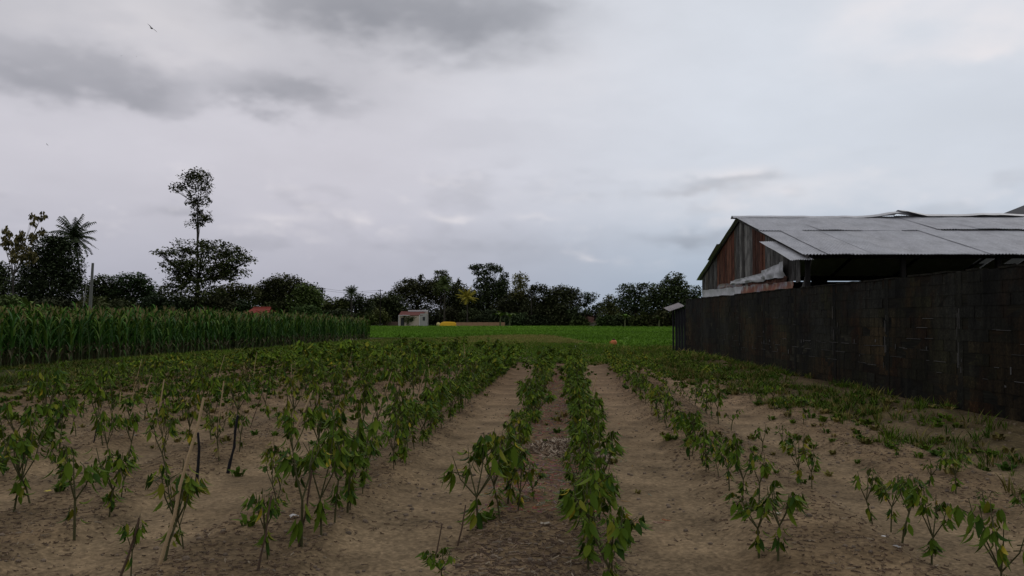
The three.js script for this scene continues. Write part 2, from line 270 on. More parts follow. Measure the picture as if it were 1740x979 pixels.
{
  const r = rng(42), far = [], broad = [], verge = [], mound = [], moundB = [], dry = [], rice = [], weeds = [];
  for (let i = 0; i < 30000; i++) { // between the rows' end and the paddy
    const z = -r.range(27.4, 62), x = r.range(-24, 8.5); const [u, w] = toUW(x, z); if (w < ROW_END - 0.8 && u < 4.2) continue; if (x < maizeEdge(z) + 0.1 || -z > paddyEdge(x) + 0.6) continue;
    const n = fbm(x * 0.35, z * 0.2, 8, 3); const dr = 0.16 + 0.5 * sstep(46, 60, -z) * sstep(-8, 2, x) + 0.3 * n; const s = r.range(0.5, 1.1) * (0.9 + 0.5 * n); if (s <= 0.1) continue;
    (r() < 0.6 ? far : broad).push([x, height(x, z) - 0.01, z, r() * 6.28, s * 1.3, s * 0.85, ...greens(r, dr).map((c) => c * 1.25)]);
  }
  for (let i = 0; i < 17000; i++) { // along the maize
    const z = -r.range(12, 60), x = maizeEdge(z) - 0.3 + 6.5 * Math.pow(r(), 1.4); const [vu, vw] = toUW(x, z); if (vu > -9.5 && vw < ROW_END && r() < 0.8) continue; if (fbm(x * 0.8, z * 0.6, 17, 3) < r.range(-0.6, 0.15)) continue; verge.push([x, height(x, z) - 0.01, z, r() * 6.28, r.range(0.6, 1.2), r.range(0.2, 0.6) * (1 + 0.6 * sstep(1.5, 3.5, x - maizeEdge(z))), ...greens(r, 0.3).map((c) => c * 0.72 * (1 + 0.4 * fbm(x * 0.5, z * 0.3, 25, 2)))]);
  }
  for (let i = 0; i < 15000; i++) { // on the bank by the wall
    const z = -r.range(6, 38), x = r.range(4.3, 7.75), n = fbm(x * 1.3, z * 0.9, 4, 4, 0.65) + 0.2 * sstep(12, 22, -z) - 0.05 * sstep(14, 9, -z) - 0.3 * sstep(6.2, 7.0, x) - 0.2 * sstep(5.2, 4.5, x); if (n < r.range(-0.22, 0.6)) continue;
    const s = r.range(0.25, 0.8); (r() < 0.72 ? mound : moundB).push([x, height(x, z) - 0.01, z, r() * 6.28, s * 1.2, s, ...greens(r, 0.3).map((c) => c * 0.75)]);
  }
  for (let i = 0; i < 16000; i++) { const z = -r.range(50, 74), x = r.range(-10, 6); if (-z > paddyEdge(x) + 0.5) continue; dry.push([x, 0.03, z, r() * 6.28, r.range(0.8, 1.5), r.range(0.3, 0.6), ...greens(r, 0.8)]); }
  for (let i = 0; i < 60000; i++) { const z = -(42 + 113 * r() * r.range(0.5, 1)), x = r.range(-45, 62); const k = r.range(0.75, 1.2) * (1 + 0.3 * fbm(x * 0.06, z * 0.1, 5, 2)); if (-z < paddyEdge(x) + 2.2 * r.gauss() || (x < maizeEdge(z) + 3 && z > -64)) continue; rice.push([x, 0.04, z, r() * 6.28, r.range(0.9, 1.6), r.range(0.45, 0.8), 0.1 * k, 0.2 * k, 0.016 * k]); }
  for (let i = 0; i < 15000; i++) { // weeds among the rows, thick towards the far and left side
    const w = r.range(5, ROW_END), u = r.range(-12.5, 4.6); const [x, z] = toXZ(u, w); const k = (u + 0.175) / 1.95, q = Math.abs(k - Math.round(k)) * 1.95;
    const den = sstep(10, 22, w) * 0.55 * sstep(-1.5, -5, u) + sstep(-6, -11, u) * 0.5 * sstep(8, 12, w) + 0.05 + sstep(2.2, 4, u) * 0.2 + sstep(22, 28, w) * 0.3; const n = fbm(x * 0.7, z * 0.5, 14, 3);
    if (w < 10 && r() < 0.7) continue; if (r() > den + n * 0.4 || (q > 0.5 && u > -2.2 && u < 2.2 && r() < 0.92)) continue; const s = r.range(0.25, 0.75); weeds.push([x, height(x, z) - 0.005, z, r() * 6.28, s * 1.1, s, ...greens(r, 0.35).map((c) => c * 0.8)]);
  }
  stuff('weed_strip', 'rough grass growing between the ends of the rows and the rice', 'grass', 'blade', far);
  stuff('broadleaf_weeds', 'low broad-leaved weeds mixed into the grass past the rows', 'weeds', 'broad', broad);
  stuff('verge_grass', 'grass on the low bund at the foot of the maize', 'grass', 'blade', verge);
  stuff('bank_grass', 'patchy grass on the earth bank along the block wall', 'grass', 'blade', mound);
  stuff('bank_weeds', 'leafy creeping weeds on the earth bank along the wall', 'weeds', 'broad', moundB);
  stuff('dry_grass', 'yellowed dry grass at the near edge of the rice', 'grass', 'thin', dry);
  stuff('rice_plants', 'young green rice standing in the far paddy', 'rice', 'rice', rice);
  stuff('row_weeds', 'small weeds sprouting between the chilli rows', 'weeds', 'broad', weeds);
}

// straw, clods and stems lying on the soil
{
  const r = rng(77), straw = [], clods = [], pile = [];
  const sg = new MB(); sg.box(0, 0.003, 0, 0.1, 0.004, 0.006); sg.box(0.03, 0.005, 0.012, 0.05, 0.003, 0.005, [0.8, 0.8, 0.8], new THREE.Euler(0, 0.5, 0.08));
  const cg = new THREE.IcosahedronGeometry(0.02, 1); { const P = cg.attributes.position; for (let i = 0; i < P.count; i++) { const k = 1 + 0.35 * vnoise(P.getX(i) * 90, P.getY(i) * 90, P.getZ(i) * 90); P.setXYZ(i, P.getX(i) * k, P.getY(i) * k * 0.7, P.getZ(i) * k); } cg.computeVertexNormals(); }
  const tone = () => { const t = r(), k = r.range(0.5, 1.15); return t < 0.6 ? [0.135 * k, 0.085 * k, 0.05 * k] : t < 0.95 ? [0.26 * k, 0.18 * k, 0.11 * k] : [0.36 * k, 0.29 * k, 0.2 * k]; };
  for (let i = 0; i < 130000; i++) {
    const w = 4 + 18 * Math.pow(r(), 1.6), u = r.range(-9.5, 4.9); const [x, z] = toXZ(u, w); if (Math.abs(x) > 0.68 * w + 0.5) continue; const k = (u + 0.175) / 1.95, b = Math.round(k), q = Math.abs(k - b) * 1.95;
    const bed = sstep(0.75, 0.3, q), n = fbm(x * 1.1, z * 1.1, 21, 3); if (r() > bed * (b === 0 ? 0.9 : 0.42) + 0.012 + n * 0.22) continue;
    const s = r.range(0.14, 0.55) * (b === 0 ? 1.6 : 1), tn = tone(); if (b === 0 && w > 6.5) for (let c = 0; c < 3; c++) tn[c] = Math.max(tn[c], [0.34, 0.23, 0.14][c] * r.range(0.45, 1.4)); straw.push([x, height(x, z) + 0.001, z, r() * 6.28, s, r.range(0.6, 1.6), ...tn, r.gauss() * 0.16, r.gauss() * 0.16]);
  }
  for (let i = 0; i < 15000; i++) {
    const w = 4 + 16 * Math.pow(r(), 1.7), u = r.range(-9.5, 7); const [x, z] = toXZ(u, w); if (Math.abs(x) > 0.68 * w + 0.5 || x > 7.6) continue; const n = fbm(x * 1.3, z * 1.3, 33, 3); if (n < r.range(-0.25, 0.35)) continue;
    const s = 0.15 + 1.1 * Math.pow(r(), 3), k = r.range(0.6, 1.1); clods.push([x, height(x, z) + 0.002, z, r() * 6.28, s, s, 0.17 * k, 0.125 * k, 0.085 * k]);
  }
  const [hx, hz] = groundAt(968, 772);
  for (let i = 0; i < 1500; i++) { const a = r() * 6.28, d = Math.sqrt(r()) * (0.3 + 0.25 * r()), x = hx + Math.cos(a) * d * 1.0, z = hz + Math.sin(a) * d * 1.2; const k = Math.max(0, 1 - d / 0.5); pile.push([x, height(x, z) + 0.1 * k * r(), z, r() * 6.28, r.range(0.8, 1.9), r.range(0.8, 1.8), ...(r() < 0.4 ? [0.45, 0.36, 0.26] : tone()), r.gauss() * 0.5, r.gauss() * 0.5]); }
  const lm = new THREE.MeshStandardMaterial({ vertexColors: true, roughness: 0.95, side: THREE.DoubleSide }), cm = new THREE.MeshStandardMaterial({ roughness: 1 });
  stuff('straw_litter', 'dry straw and stem bits strewn over the beds', 'straw', sg.geo(), straw, lm);
  stuff('straw_pile', 'low pile of dry pale stems in the middle bed', 'straw', sg.geo(), pile, lm);
  stuff('soil_clods', 'small crumbled clods of brown soil on the field', 'soil', cg, clods, cm);
}

// ---------------------------------------------------------------- chilli plants
const LEAFMATS = [[0.06, 0.104, 0.007], [0.085, 0.135, 0.009], [0.122, 0.168, 0.012], [0.165, 0.17, 0.016], [0.38, 0.3, 0.025], [0.032, 0.07, 0.009], [0.2, 0.15, 0.075]].map((c) => new THREE.MeshPhysicalMaterial({ color: C3(...c), roughness: 0.7, specularIntensity: 0.14, side: THREE.DoubleSide, transmission: 0.25, thickness: 0 }));
const LEAFRGB = [[0.06, 0.104, 0.007], [0.085, 0.135, 0.009], [0.122, 0.168, 0.012], [0.165, 0.17, 0.016], [0.38, 0.3, 0.025], [0.032, 0.07, 0.009], [0.2, 0.15, 0.075]];
const stemMat = std(0.07, 0.068, 0.028, 0.85), foliageMat = new THREE.MeshPhysicalMaterial({ vertexColors: true, roughness: 0.7, specularIntensity: 0.14, side: THREE.DoubleSide, transmission: 0.2, thickness: 0 });
const instFoliageMat = new THREE.MeshPhysicalMaterial({ vertexColors: true, roughness: 0.8, specularIntensity: 0.14, side: THREE.DoubleSide });
function leafShape(width, droop, fold, segs = 5, twist = 0) {
  const b = new MB(), c = [1, 1, 1]; let pl = null;
  for (let k = 0; k <= segs; k++) {
    const t = k / segs, w = width * Math.pow(Math.sin(Math.PI * Math.min(1, Math.pow(t, 0.75))), 0.9) * 0.5 + (k === 0 ? 0.008 : 0), y = -droop * t * t, x = t * (1 - 0.25 * droop * t), tw = twist * t;
    const m = b.v(x, y, 0, c, t, 0.5);
    if (k === segs) { if (pl) { b.tri(pl[0], m, pl[1]); b.tri(pl[1], m, pl[2]); } break; }
    const l = b.v(x - 0.02, y + fold * w + tw * w, w, c, t, 1), rr = b.v(x - 0.02, y + fold * w - tw * w, -w, c, t, 0);
    if (pl) { b.quad(pl[0], l, m, pl[1]); b.quad(pl[1], m, rr, pl[2]); }
    pl = [l, m, rr];
  }
  return b.geo();
}
const LEAVES = [leafShape(0.38, 0.25, 0.35), leafShape(0.32, 0.45, 0.5, 5, 0.3), leafShape(0.42, 0.12, 0.25, 5, -0.25), leafShape(0.28, 0.6, 0.7)];
const LEAVES_LOW = [leafShape(0.46, 0.3, 0.35, 3), leafShape(0.38, 0.6, 0.5, 3)];
function chilliPlan(seed, H, W, nLeaf, style) {
  const r = rng(seed), twigs = [], leaves = [];
  const bend = V(r.gauss() * 0.05, 0, r.gauss() * 0.05), fork = H * (style === 'tall' || style === 'yellow' ? r.range(0.26, 0.36) : r.range(0.32, 0.46)), top = V(bend.x, fork, bend.z);
  twigs.push([[V(0, -0.02, 0), V(bend.x * 0.4, fork * 0.5, bend.z * 0.4), top], [0.0075, 0.0065, 0.006]]);
  const tips = [], nb = style === 'sparse' ? 3 : 4 + Math.floor(r() * 2);
  for (let k = 0; k < nb; k++) {
    const a = k / nb * 6.283 + r.gauss() * 0.5, rad = W * 0.5 * r.range(0.35, 0.8), hh = H * r.range(0.72, 0.98), tip = V(top.x + Math.cos(a) * rad, hh, top.z + Math.sin(a) * rad), midp = top.clone().lerp(tip, 0.5).add(V(Math.cos(a) * rad * 0.18, -0.01, Math.sin(a) * rad * 0.18));
    twigs.push([[top, midp, tip], [0.005, 0.004, 0.0022]]); tips.push([top, midp, tip, a]);
    for (let s = 0; s < 2; s++) { const a2 = a + r.gauss() * 1.2, p0 = top.clone().lerp(tip, r.range(0.4, 0.8)), p2 = p0.clone().add(V(Math.cos(a2) * W * 0.22, H * r.range(0.02, 0.16), Math.sin(a2) * W * 0.22)), p1 = p0.clone().lerp(p2, 0.5); twigs.push([[p0, p1, p2], [0.0032, 0.0026, 0.0016]]); tips.push([p0, p1, p2, a2]); }
  }
  for (let k = 0; k < nLeaf; k++) {
    let p, a;
    if (r() < 0.16) { p = V(bend.x * 0.7, fork * r.range(0.5, 1), bend.z * 0.7); a = r() * 6.283; }
    else { const tw = r.pick(tips), t = 0.35 + 0.65 * Math.sqrt(r()); p = t < 0.5 ? tw[0].clone().lerp(tw[1], t * 2) : tw[1].clone().lerp(tw[2], t * 2 - 1); a = tw[3] + r.gauss() * 1.7; }
    const pitch = r.range(0.35, 1.0) + 0.62 * Math.sqrt(r()), d = V(Math.cos(a) * Math.cos(pitch), -Math.sin(pitch), Math.sin(a) * Math.cos(pitch)), pet = r.range(0.015, 0.035);
    const base = p.clone().add(V(Math.cos(a) * pet, pet * 0.1, Math.sin(a) * pet)), side = V(-Math.sin(a), r.gauss() * 0.35, Math.cos(a)).normalize(), nrm = side.clone().cross(d).negate().normalize(); side.copy(d).cross(nrm).normalize();
    const low = base.y / H; let ci = r() < 0.34 ? 0 : r() < 0.5 ? 1 : r() < 0.5 ? 2 : 5;
    if (style === 'dry') ci = r() < 0.6 ? 6 : r() < 0.6 ? 3 : 2; else if (style === 'yellow' && r() < 0.42) ci = r() < 0.93 ? 3 : 4; else if (r() < 0.05 + (low < 0.45 ? 0.12 : 0)) ci = 3; else if (r() < 0.004) ci = 4;
    const len = r.range(0.045, 0.1) * (style === 'large' ? 1.22 : 1) * (H < 0.3 ? 0.75 : 1);
    const m = new THREE.Matrix4().makeBasis(d, nrm, side).setPosition(base).scale(V(len, len, len * r.range(0.85, 1.2)));
    leaves.push({ m, ci, si: Math.floor(r() * 4) });
  }
  return { twigs, leaves, H, style };
}
function stemGeo(plan, sides = 5) { const b = new MB(); for (const [p, rad] of plan.twigs) b.tube(p, rad, sides); return b.geo(); }
function foliageGeo(plan, low, dim = 1) { const b = new MB(), r = rng(plan.leaves.length + 3); for (const l of plan.leaves) { const c = LEAFRGB[l.ci], k = r.range(0.8, 1.2) * dim; b.add(low ? LEAVES_LOW[l.si % 2] : LEAVES[l.si], l.m, [c[0] * k, c[1] * k, c[2] * k]); } return b.geo(); }
const STYLES = { bushy: [0.56, 0.44, 150, 'bushy'], tall: [0.66, 0.38, 125, 'tall'], medium: [0.48, 0.34, 90, 'medium'], slender: [0.48, 0.26, 42, 'sparse'], yellowing: [0.5, 0.3, 74, 'yellow'], withered: [0.52, 0.26, 30, 'dry'], small: [0.24, 0.22, 24, 'sparse'], 'large-leaved': [0.5, 0.46, 74, 'large'] };
const protos = {};
for (const [k, [H, W, n, st]] of Object.entries(STYLES)) {
  const nv = k === 'large-leaved' || k === 'withered' ? 2 : 5;
  protos[k] = []; for (let v = 0; v < nv; v++) {
    const plan = chilliPlan(1000 + Object.keys(protos).length * 37 + v * 7, H, W, n, st), p = { plan, H, W };
    const near = new THREE.Group(); mesh('stem', stemGeo(plan, 6), stemMat, near);
    plan.leaves.forEach((l) => { const o = mesh('leaf', LEAVES[l.si], LEAFMATS[l.ci], near); o.matrix.copy(l.m); o.matrix.decompose(o.position, o.quaternion, o.scale); });
    const mid = new THREE.Group(); mesh('stem', stemGeo(plan, 4), stemMat, mid); const fo = mesh('foliage', foliageGeo(plan, false), foliageMat, mid); fo.userData.kind = 'stuff';
    p.near = near; p.mid = mid; p.far = null; protos[k].push(p);
  }
}
const ROWS = {
  R1: { u: 0.19, name: 'the row right of the straw-strewn bed', from: 4.35, gap: 0.28, mixk: ['bushy', 'bushy', 'tall', 'medium', 'bushy'] },
  R0: { u: -0.54, name: 'the row left of the straw-strewn bed', from: 6.75, gap: 0.37, mixk: ['medium', 'bushy', 'medium', 'yellowing', 'tall'] },
  L1: { u: -1.76, name: 'the first row left of the wide path', from: 6.45, gap: 0.25, mixk: ['tall', 'bushy', 'tall', 'tall', 'bushy', 'medium'] },
  L2: { u: -2.47, name: 'the second row left of the wide path', from: 7.4, gap: 0.56, mixk: ['tall', 'medium', 'yellowing', 'slender', 'tall', 'withered'] },
  L3: { u: -3.68, name: 'the third row left of the wide path', from: 8.5, gap: 0.72, mixk: ['medium', 'tall', 'slender', 'yellowing', 'tall', 'withered'] },
  L4: { u: -4.42, name: 'the fourth row left of the wide path', from: 8.9, gap: 0.68, mixk: ['medium', 'tall', 'slender', 'yellowing', 'tall', 'withered'] },
  L5: { u: -5.64, name: 'the fifth row left of the wide path', from: 8.6, gap: 0.76, mixk: ['medium', 'slender', 'tall', 'yellowing'] },
  L6: { u: -6.36, name: 'the sixth row left of the wide path', from: 9.6, gap: 0.75, mixk: ['medium', 'slender', 'tall', 'withered'] },
  L7: { u: -7.59, name: 'the seventh row left of the wide path', from: 11.5, gap: 0.7, mixk: ['medium', 'slender', 'tall', 'withered'] },
  L8: { u: -8.31, name: 'the eighth row left of the wide path', from: 12.5, gap: 0.75, mixk: ['medium', 'slender'] },
  L9: { u: -9.54, name: 'the ninth row left of the wide path', from: 14, gap: 0.8, mixk: ['medium', 'slender'] },
  L10: { u: -10.3, name: 'the tenth row left of the wide path', from: 15, gap: 0.8, mixk: ['medium', 'slender'] },
  R2: { u: 1.42, name: 'the first row right of the sandy path', from: 8.7, gap: 0.42, mixk: ['medium', 'medium', 'slender', 'yellowing'] },
  R3: { u: 2.25, name: 'the second row right of the sandy path', from: 12.2, gap: 0.62, mixk: ['slender', 'medium', 'small'] },
  R4: { u: 3.42, name: 'the third row right of the sandy path', from: 12, gap: 0.9, mixk: ['slender', 'small', 'medium'] },
};
const MANUAL = [ // row, base x, base y, top y in the photograph, kind
  ['R0', 812, 908, 765, 'large-leaved'], ['R0', 850, 895, 752, 'tall'], ['R0', 880, 880, 790, 'yellowing'], ['R0', 908, 866, 812, 'yellowing'], ['R0', 862, 868, 770, 'medium'], ['R0', 752, 1004, 932, 'medium'],
  ['L1', 455, 965, 848, 'medium'], ['L1', 512, 945, 772, 'slender'], ['L1', 546, 925, 760, 'tall'], ['L1', 590, 885, 720, 'tall'], ['L1', 568, 905, 775, 'bushy'],
  ['L2', 278, 965, 820, 'yellowing'], ['L2', 312, 942, 850, 'slender'], ['L2', 478, 850, 775, 'yellowing'], ['L2', 470, 866, 800, 'slender'],
  ['L2', 222, 988, 890, 'slender'],
  ['L3', 126, 918, 778, 'slender'], ['L3', 185, 885, 780, 'medium'], ['L3', 285, 828, 728, 'slender'], ['L3', 205, 862, 790, 'slender'],
  ['L4', 22, 882, 735, 'tall'], ['L4', 52, 868, 745, 'yellowing'], ['L4', 100, 852, 770, 'medium'], ['L4', 192, 800, 700, 'medium'], ['L4', 215, 792, 700, 'slender'], ['L4', -20, 905, 770, 'medium'],
  ['L5', 100, 782, 690, 'slender'], ['L5', 30, 800, 700, 'medium'],
  ['R2', 1290, 955, 842, 'medium'], ['R2', 1322, 968, 832, 'medium'], ['R2', 1262, 872, 762, 'bushy'], ['R2', 1240, 850, 768, 'medium'], ['R2', 1290, 880, 790, 'slender'], ['R2', 1200, 812, 740, 'medium'], ['R2', 1172, 790, 700, 'medium'], ['R2', 1222, 822, 765, 'slender'],
  ['R3', 1702, 1040, 868, 'large-leaved'], ['R3', 1583, 968, 838, 'bushy'], ['R3', 1532, 925, 800, 'slender'], ['R3', 1514, 905, 812, 'medium'], ['R3', 1484, 898, 798, 'slender'], ['R3', 1362, 832, 748, 'yellowing'], ['R3', 1380, 842, 775, 'slender'], ['R3', 1330, 768, 722, 'slender'], ['R3', 1296, 770, 726, 'small'], ['R3', 1242, 735, 700, 'small'],
  ['R4', 1625, 852, 778, 'medium'], ['R4', 1578, 835, 790, 'small'], ['R4', 1524, 785, 748, 'medium'], ['R4', 1452, 720, 690, 'small'], ['R4', 1672, 872, 845, 'small'], ['R4', 1744, 900, 850, 'small'],
];
const plants = [];
{
  const r = rng(314);
  for (const [row, bx, by, ty, kind] of MANUAL) { const [x, z] = groundAt(bx, by); const H = (row[0] === 'L' ? 1.24 : 1.12) * (by - ty) / F * -z; plants.push({ row, x, z, H, kind, w: toUW(x, z)[1], turn: r() * 6.28 }); }
  for (const [row, R] of Object.entries(ROWS)) {
    for (let w = R.from; w < ROW_END + r.gauss() * 0.3; w += R.gap * r.range(0.75, 1.3)) {
      if (r() < (row[0] === 'L' && row !== 'L1' ? 0.14 : 0.06)) continue;
      if (row === 'R3' && w > 20 && r() < 0.3) continue;
      const u = R.u + r.gauss() * 0.07; const [x, z] = toXZ(u, w); if (x < -0.68 * w - 0.6) continue; const kind = r.pick(R.mixk);
      plants.push({ row, x, z, H: STYLES[kind][0] * r.range(0.78, 1.16) * (row === 'L1' ? 1.14 : row[0] === 'L' ? (+row.slice(1) < 8 ? 1.5 : 1.25) : +row[1] > 1 ? 1.22 : 1.06) * (row[0] === 'R' && +row[1] > 1 ? 0.88 : 1), kind, w, turn: r() * 6.28 });
    }
  }
  plants.sort((a, b) => a.w - b.w);
  const count = {}, ord = (n) => n + (n % 100 > 10 && n % 100 < 14 ? 'th' : ['th', 'st', 'nd', 'rd'][n % 10] || 'th');
  for (const p of plants) { count[p.row] = (count[p.row] || 0) + 1; p.n = count[p.row]; }
  const NEAR = 7.3, KEEP = 290, rest = [];
  plants.forEach((p, i) => {
    if (i >= KEEP) { rest.push(p); return; }
    const pr = protos[p.kind][i % protos[p.kind].length], src = p.w < NEAR ? pr.near : pr.mid, o = src.clone(), s = p.H / pr.H;
    o.name = numbered('chilli_plant'); o.position.set(p.x, height(p.x, p.z) - 0.01, p.z); o.rotation.y = p.turn; o.scale.setScalar(s); const thin = (p.row[0] === 'L' ? 0.72 : 0.8) + 0.3 * hash3(i, 7, 3); o.scale.x *= mix(1, 1 / s, 0.4) * thin; o.scale.z *= mix(1, 1 / s, 0.4) * thin;
    o.userData = {}; tag(o, `${p.kind} chilli plant, ${ord(p.n)} from the front in ${ROWS[p.row].name}`, 'chilli plant', 'chilli plants in the field rows'); scene.add(o);
  });
  const g = thing('distant_chilli_rows', 'far ends of the chilli rows running together into green bands', 'crop rows', [0, 0, 0], null, 'stuff');
  const kinds = ['bushy', 'medium', 'yellowing'];
  kinds.forEach((kd, ki) => {
    const pl = protos[kd][1].plan, geo = mergeGeometries([foliageGeo(pl, true), (() => { const sgm = new MB(); for (const [q, rad] of pl.twigs.slice(0, 6)) sgm.tube(q, rad, 3, [0.055, 0.07, 0.025]); return sgm.geo(); })()]);
    const mine = rest.filter((p) => (p.kind === 'yellowing' || p.kind === 'slender' ? 2 : p.kind === 'medium' || p.kind === 'small' ? 1 : 0) === ki);
    const im = new THREE.InstancedMesh(geo, instFoliageMat, Math.max(1, mine.length)), M = new THREE.Matrix4(), q = new THREE.Quaternion();
    mine.forEach((p, i) => { const s = p.H / STYLES[kd][0]; M.compose(V(p.x, height(p.x, p.z) - 0.01, p.z), q.setFromEuler(new THREE.Euler(0, p.turn, 0)), V(s * 1.1, s, s * 1.1)); im.setMatrixAt(i, M); const k = 0.85 + 0.3 * hash3(i, ki, 5); im.setColorAt(i, new THREE.Color().setRGB(k, k, k)); });
    im.name = 'foliage'; im.userData.kind = 'stuff'; g.add(im);
  });
}

// ---------------------------------------------------------------- stakes standing in the rows
const bamboo = std(0.4, 0.285, 0.16, 0.7), darkStake = std(0.014, 0.014, 0.016, 0.6), brownStake = std(0.09, 0.06, 0.04, 0.85);
function stake(bx, by, tx, ty, rad, mat, label, nodes, lean = 0) {
  const [x, z] = groundAt(bx, by), d = -z, top = at(tx, ty, d + lean), base = V(x, height(x, z) - 0.05, z), t = thing('stake', label, 'stake', [x, height(x, z), z], 'stakes standing among the chilli rows');
  const dir = top.clone().sub(base), b = new MB(), pts = [], rr = []; const n = nodes ? Math.max(3, Math.round(dir.length() / 0.18)) : 4;
  for (let k = 0; k <= n; k++) { pts.push(base.clone().addScaledVector(dir, k / n).sub(t.position).add(V(Math.sin(k * 2.1 + bx) * rad * 0.5, 0, Math.cos(k * 1.7) * rad * 0.5))); rr.push(rad * (1 - 0.35 * k / n)); }
  b.tube(pts, rr, 7); mesh('shaft', b.geo(), mat, t);
  if (nodes) for (let k = 1; k < n; k++) { const g = new THREE.TorusGeometry(rr[k] * 1.02, rr[k] * 0.18, 5, 8); const m = mesh('node', g, mat, t); m.position.copy(pts[k]); m.quaternion.setFromUnitVectors(V(0, 0, 1), dir.clone().normalize()); }
}
[[268, 972, 347, 676, 0.012, bamboo, 'long leaning bamboo stake beside the yellowing plant at front left', 1],
  [335, 832, 338, 735, 0.017, darkStake, 'upright black stake in the bare patch left of the wide path', 0],
  [387, 804, 405, 706, 0.019, darkStake, 'thick black stake leaning right behind the bare patch', 0],
  [470, 800, 529, 668, 0.015, bamboo, 'pale bamboo stake slanting steeply above a yellowing chilli plant', 1],
  [506, 945, 531, 800, 0.01, brownStake, 'thin brown stake through the tall plants left of the wide path', 0],
  [437, 985, 462, 842, 0.009, brownStake, 'brown stake behind the nearest plant left of the wide path', 0],
  [197, 990, 238, 880, 0.009, brownStake, 'brown leaning stick holding the slender plant at the bottom left corner', 0],
  [732, 962, 752, 890, 0.006, brownStake, 'thin bare twig upright above the small plant on the wide path', 0],
  [776, 925, 792, 858, 0.007, brownStake, 'short slanting stick left of the large-leaved plant by the path', 0],
  [849, 792, 851, 742, 0.008, bamboo, 'pale upright stick behind the row left of the straw bed', 1],
  [998, 705, 1013, 640, 0.018, bamboo, 'pale bamboo pole in the row right of the straw bed', 1],
  [82, 762, 106, 698, 0.012, darkStake, 'short dark stake under the plants at the far left', 0],
  [157, 760, 168, 712, 0.01, darkStake, 'slim dark stake between two plants in the left rows', 0],
  [262, 762, 278, 645, 0.011, bamboo, 'tall pale bamboo stake in the left rows, leaning right', 1],
  [365, 762, 380, 648, 0.01, bamboo, 'pale bamboo stake behind the thick black stake', 1],
  [548, 760, 560, 690, 0.009, bamboo, 'thin bamboo stake in the dry stems left of the path', 1],
  [600, 742, 616, 690, 0.009, bamboo, 'bamboo stake in the gap among the tall rows', 1],
  [700, 735, 735, 668, 0.008, bamboo, 'thin dry stalk leaning right over the dense row', 1],
  [722, 720, 752, 650, 0.008, bamboo, 'second dry stalk leaning right over the dense row, further back', 1],
  [978, 612, 978, 588, 0.03, std(0.4, 0.38, 0.34), 'short white post at the far end of the rows', 0],
  [840, 640, 842, 606, 0.02, bamboo, 'pale stake at the far end of the dense row', 0],
].forEach((a) => stake(...a));
{ // more thin canes standing along the left rows
  const r = rng(2718), nth = ['first', 'second', 'third', 'fourth', 'fifth', 'sixth', 'seventh', 'eighth'];
  for (const row of ['L2', 'L3', 'L4', 'L5', 'L6', 'L7']) { let n = 0; for (let w = ROWS[row].from + 1 + r() * 1.5; w < 22 && n < 8; w += r.range(1.2, 2.8)) {
    const [x, z] = toXZ(ROWS[row].u + r.gauss() * 0.1, w); if (x < -0.64 * w) continue; const px = CX + x / -z * F, by = 540 + (EYE - height(x, z)) / -z * F, H = r.range(0.55, 0.95), le = r.range(-0.1, 0.28);
    stake(px, by, px + le / -z * F, 540 + (EYE - H) / -z * F, r.range(0.006, 0.009), r() < 0.75 ? bamboo : brownStake, `thin cane, ${nth[n]} of those seen in ${ROWS[row].name}`, 0, r.gauss() * 0.1); n++; } }
}

// ---------------------------------------------------------------- small rubbish on the soil
function scrap(px, py, w, h, mat, label, cat, name, seed) {
  const [x, z] = groundAt(px, py), r = rng(seed), g = new THREE.PlaneGeometry(w, h, 6, 5); g.rotateX(-Math.PI / 2); const P = g.attributes.position;
  for (let i = 0; i < P.count; i++) P.setXYZ(i, P.getX(i) * r.range(0.85, 1.1), 0.004 + Math.abs(fbm(P.getX(i) * 16, P.getZ(i) * 16, seed, 3)) * Math.min(w, h) * 0.9, P.getZ(i) * r.range(0.85, 1.1));
  g.computeVertexNormals(); const m = mesh(name, g, mat, scene, true); m.position.set(x, height(x, z) + 0.003, z); m.rotation.y = r() * 6.28; tag(m, label, cat); return m;
}
const paper = std(0.5, 0.48, 0.46, 0.6);
scrap(81, 838, 0.06, 0.035, std(0.5, 0.42, 0.05, 0.6), 'small bright yellow leaf lying on bare soil at left', 'leaf', 'fallen_leaf', 5);
scrap(462, 770, 0.09, 0.1, std(0.3, 0.13, 0.13, 0.5), 'crumpled pink plastic bag by the slanting bamboo stake', 'plastic bag', 'plastic_bag', 6);
scrap(79, 684, 0.3, 0.05, paper, 'long pale strip of plastic in the weeds at left', 'plastic strip', 'plastic_strip', 7);
scrap(232, 748, 0.06, 0.05, paper, 'white paper scrap under the chilli leaves in the left rows', 'paper scrap', 'paper_scrap', 8);
scrap(500, 893, 0.07, 0.05, paper, 'pale scrap on the soil beside the thin brown stake', 'paper scrap', 'paper_scrap', 9);
scrap(1502, 933, 0.025, 0.025, paper, 'tiny white scrap on dark soil at right front', 'paper scrap', 'paper_scrap', 10);
scrap(1525, 953, 0.05, 0.03, std(0.25, 0.24, 0.23), 'grey scrap next to the dark patch at right front', 'paper scrap', 'paper_scrap', 11);
scrap(926, 905, 0.07, 0.04, std(0.32, 0.28, 0.22), 'flat pale husk at the near end of the straw bed', 'husk', 'dry_husk', 12);
scrap(1322, 893, 0.08, 0.03, std(0.3, 0.27, 0.22), 'flat pale husk behind the first plants right of the sandy path', 'husk', 'dry_husk', 13);

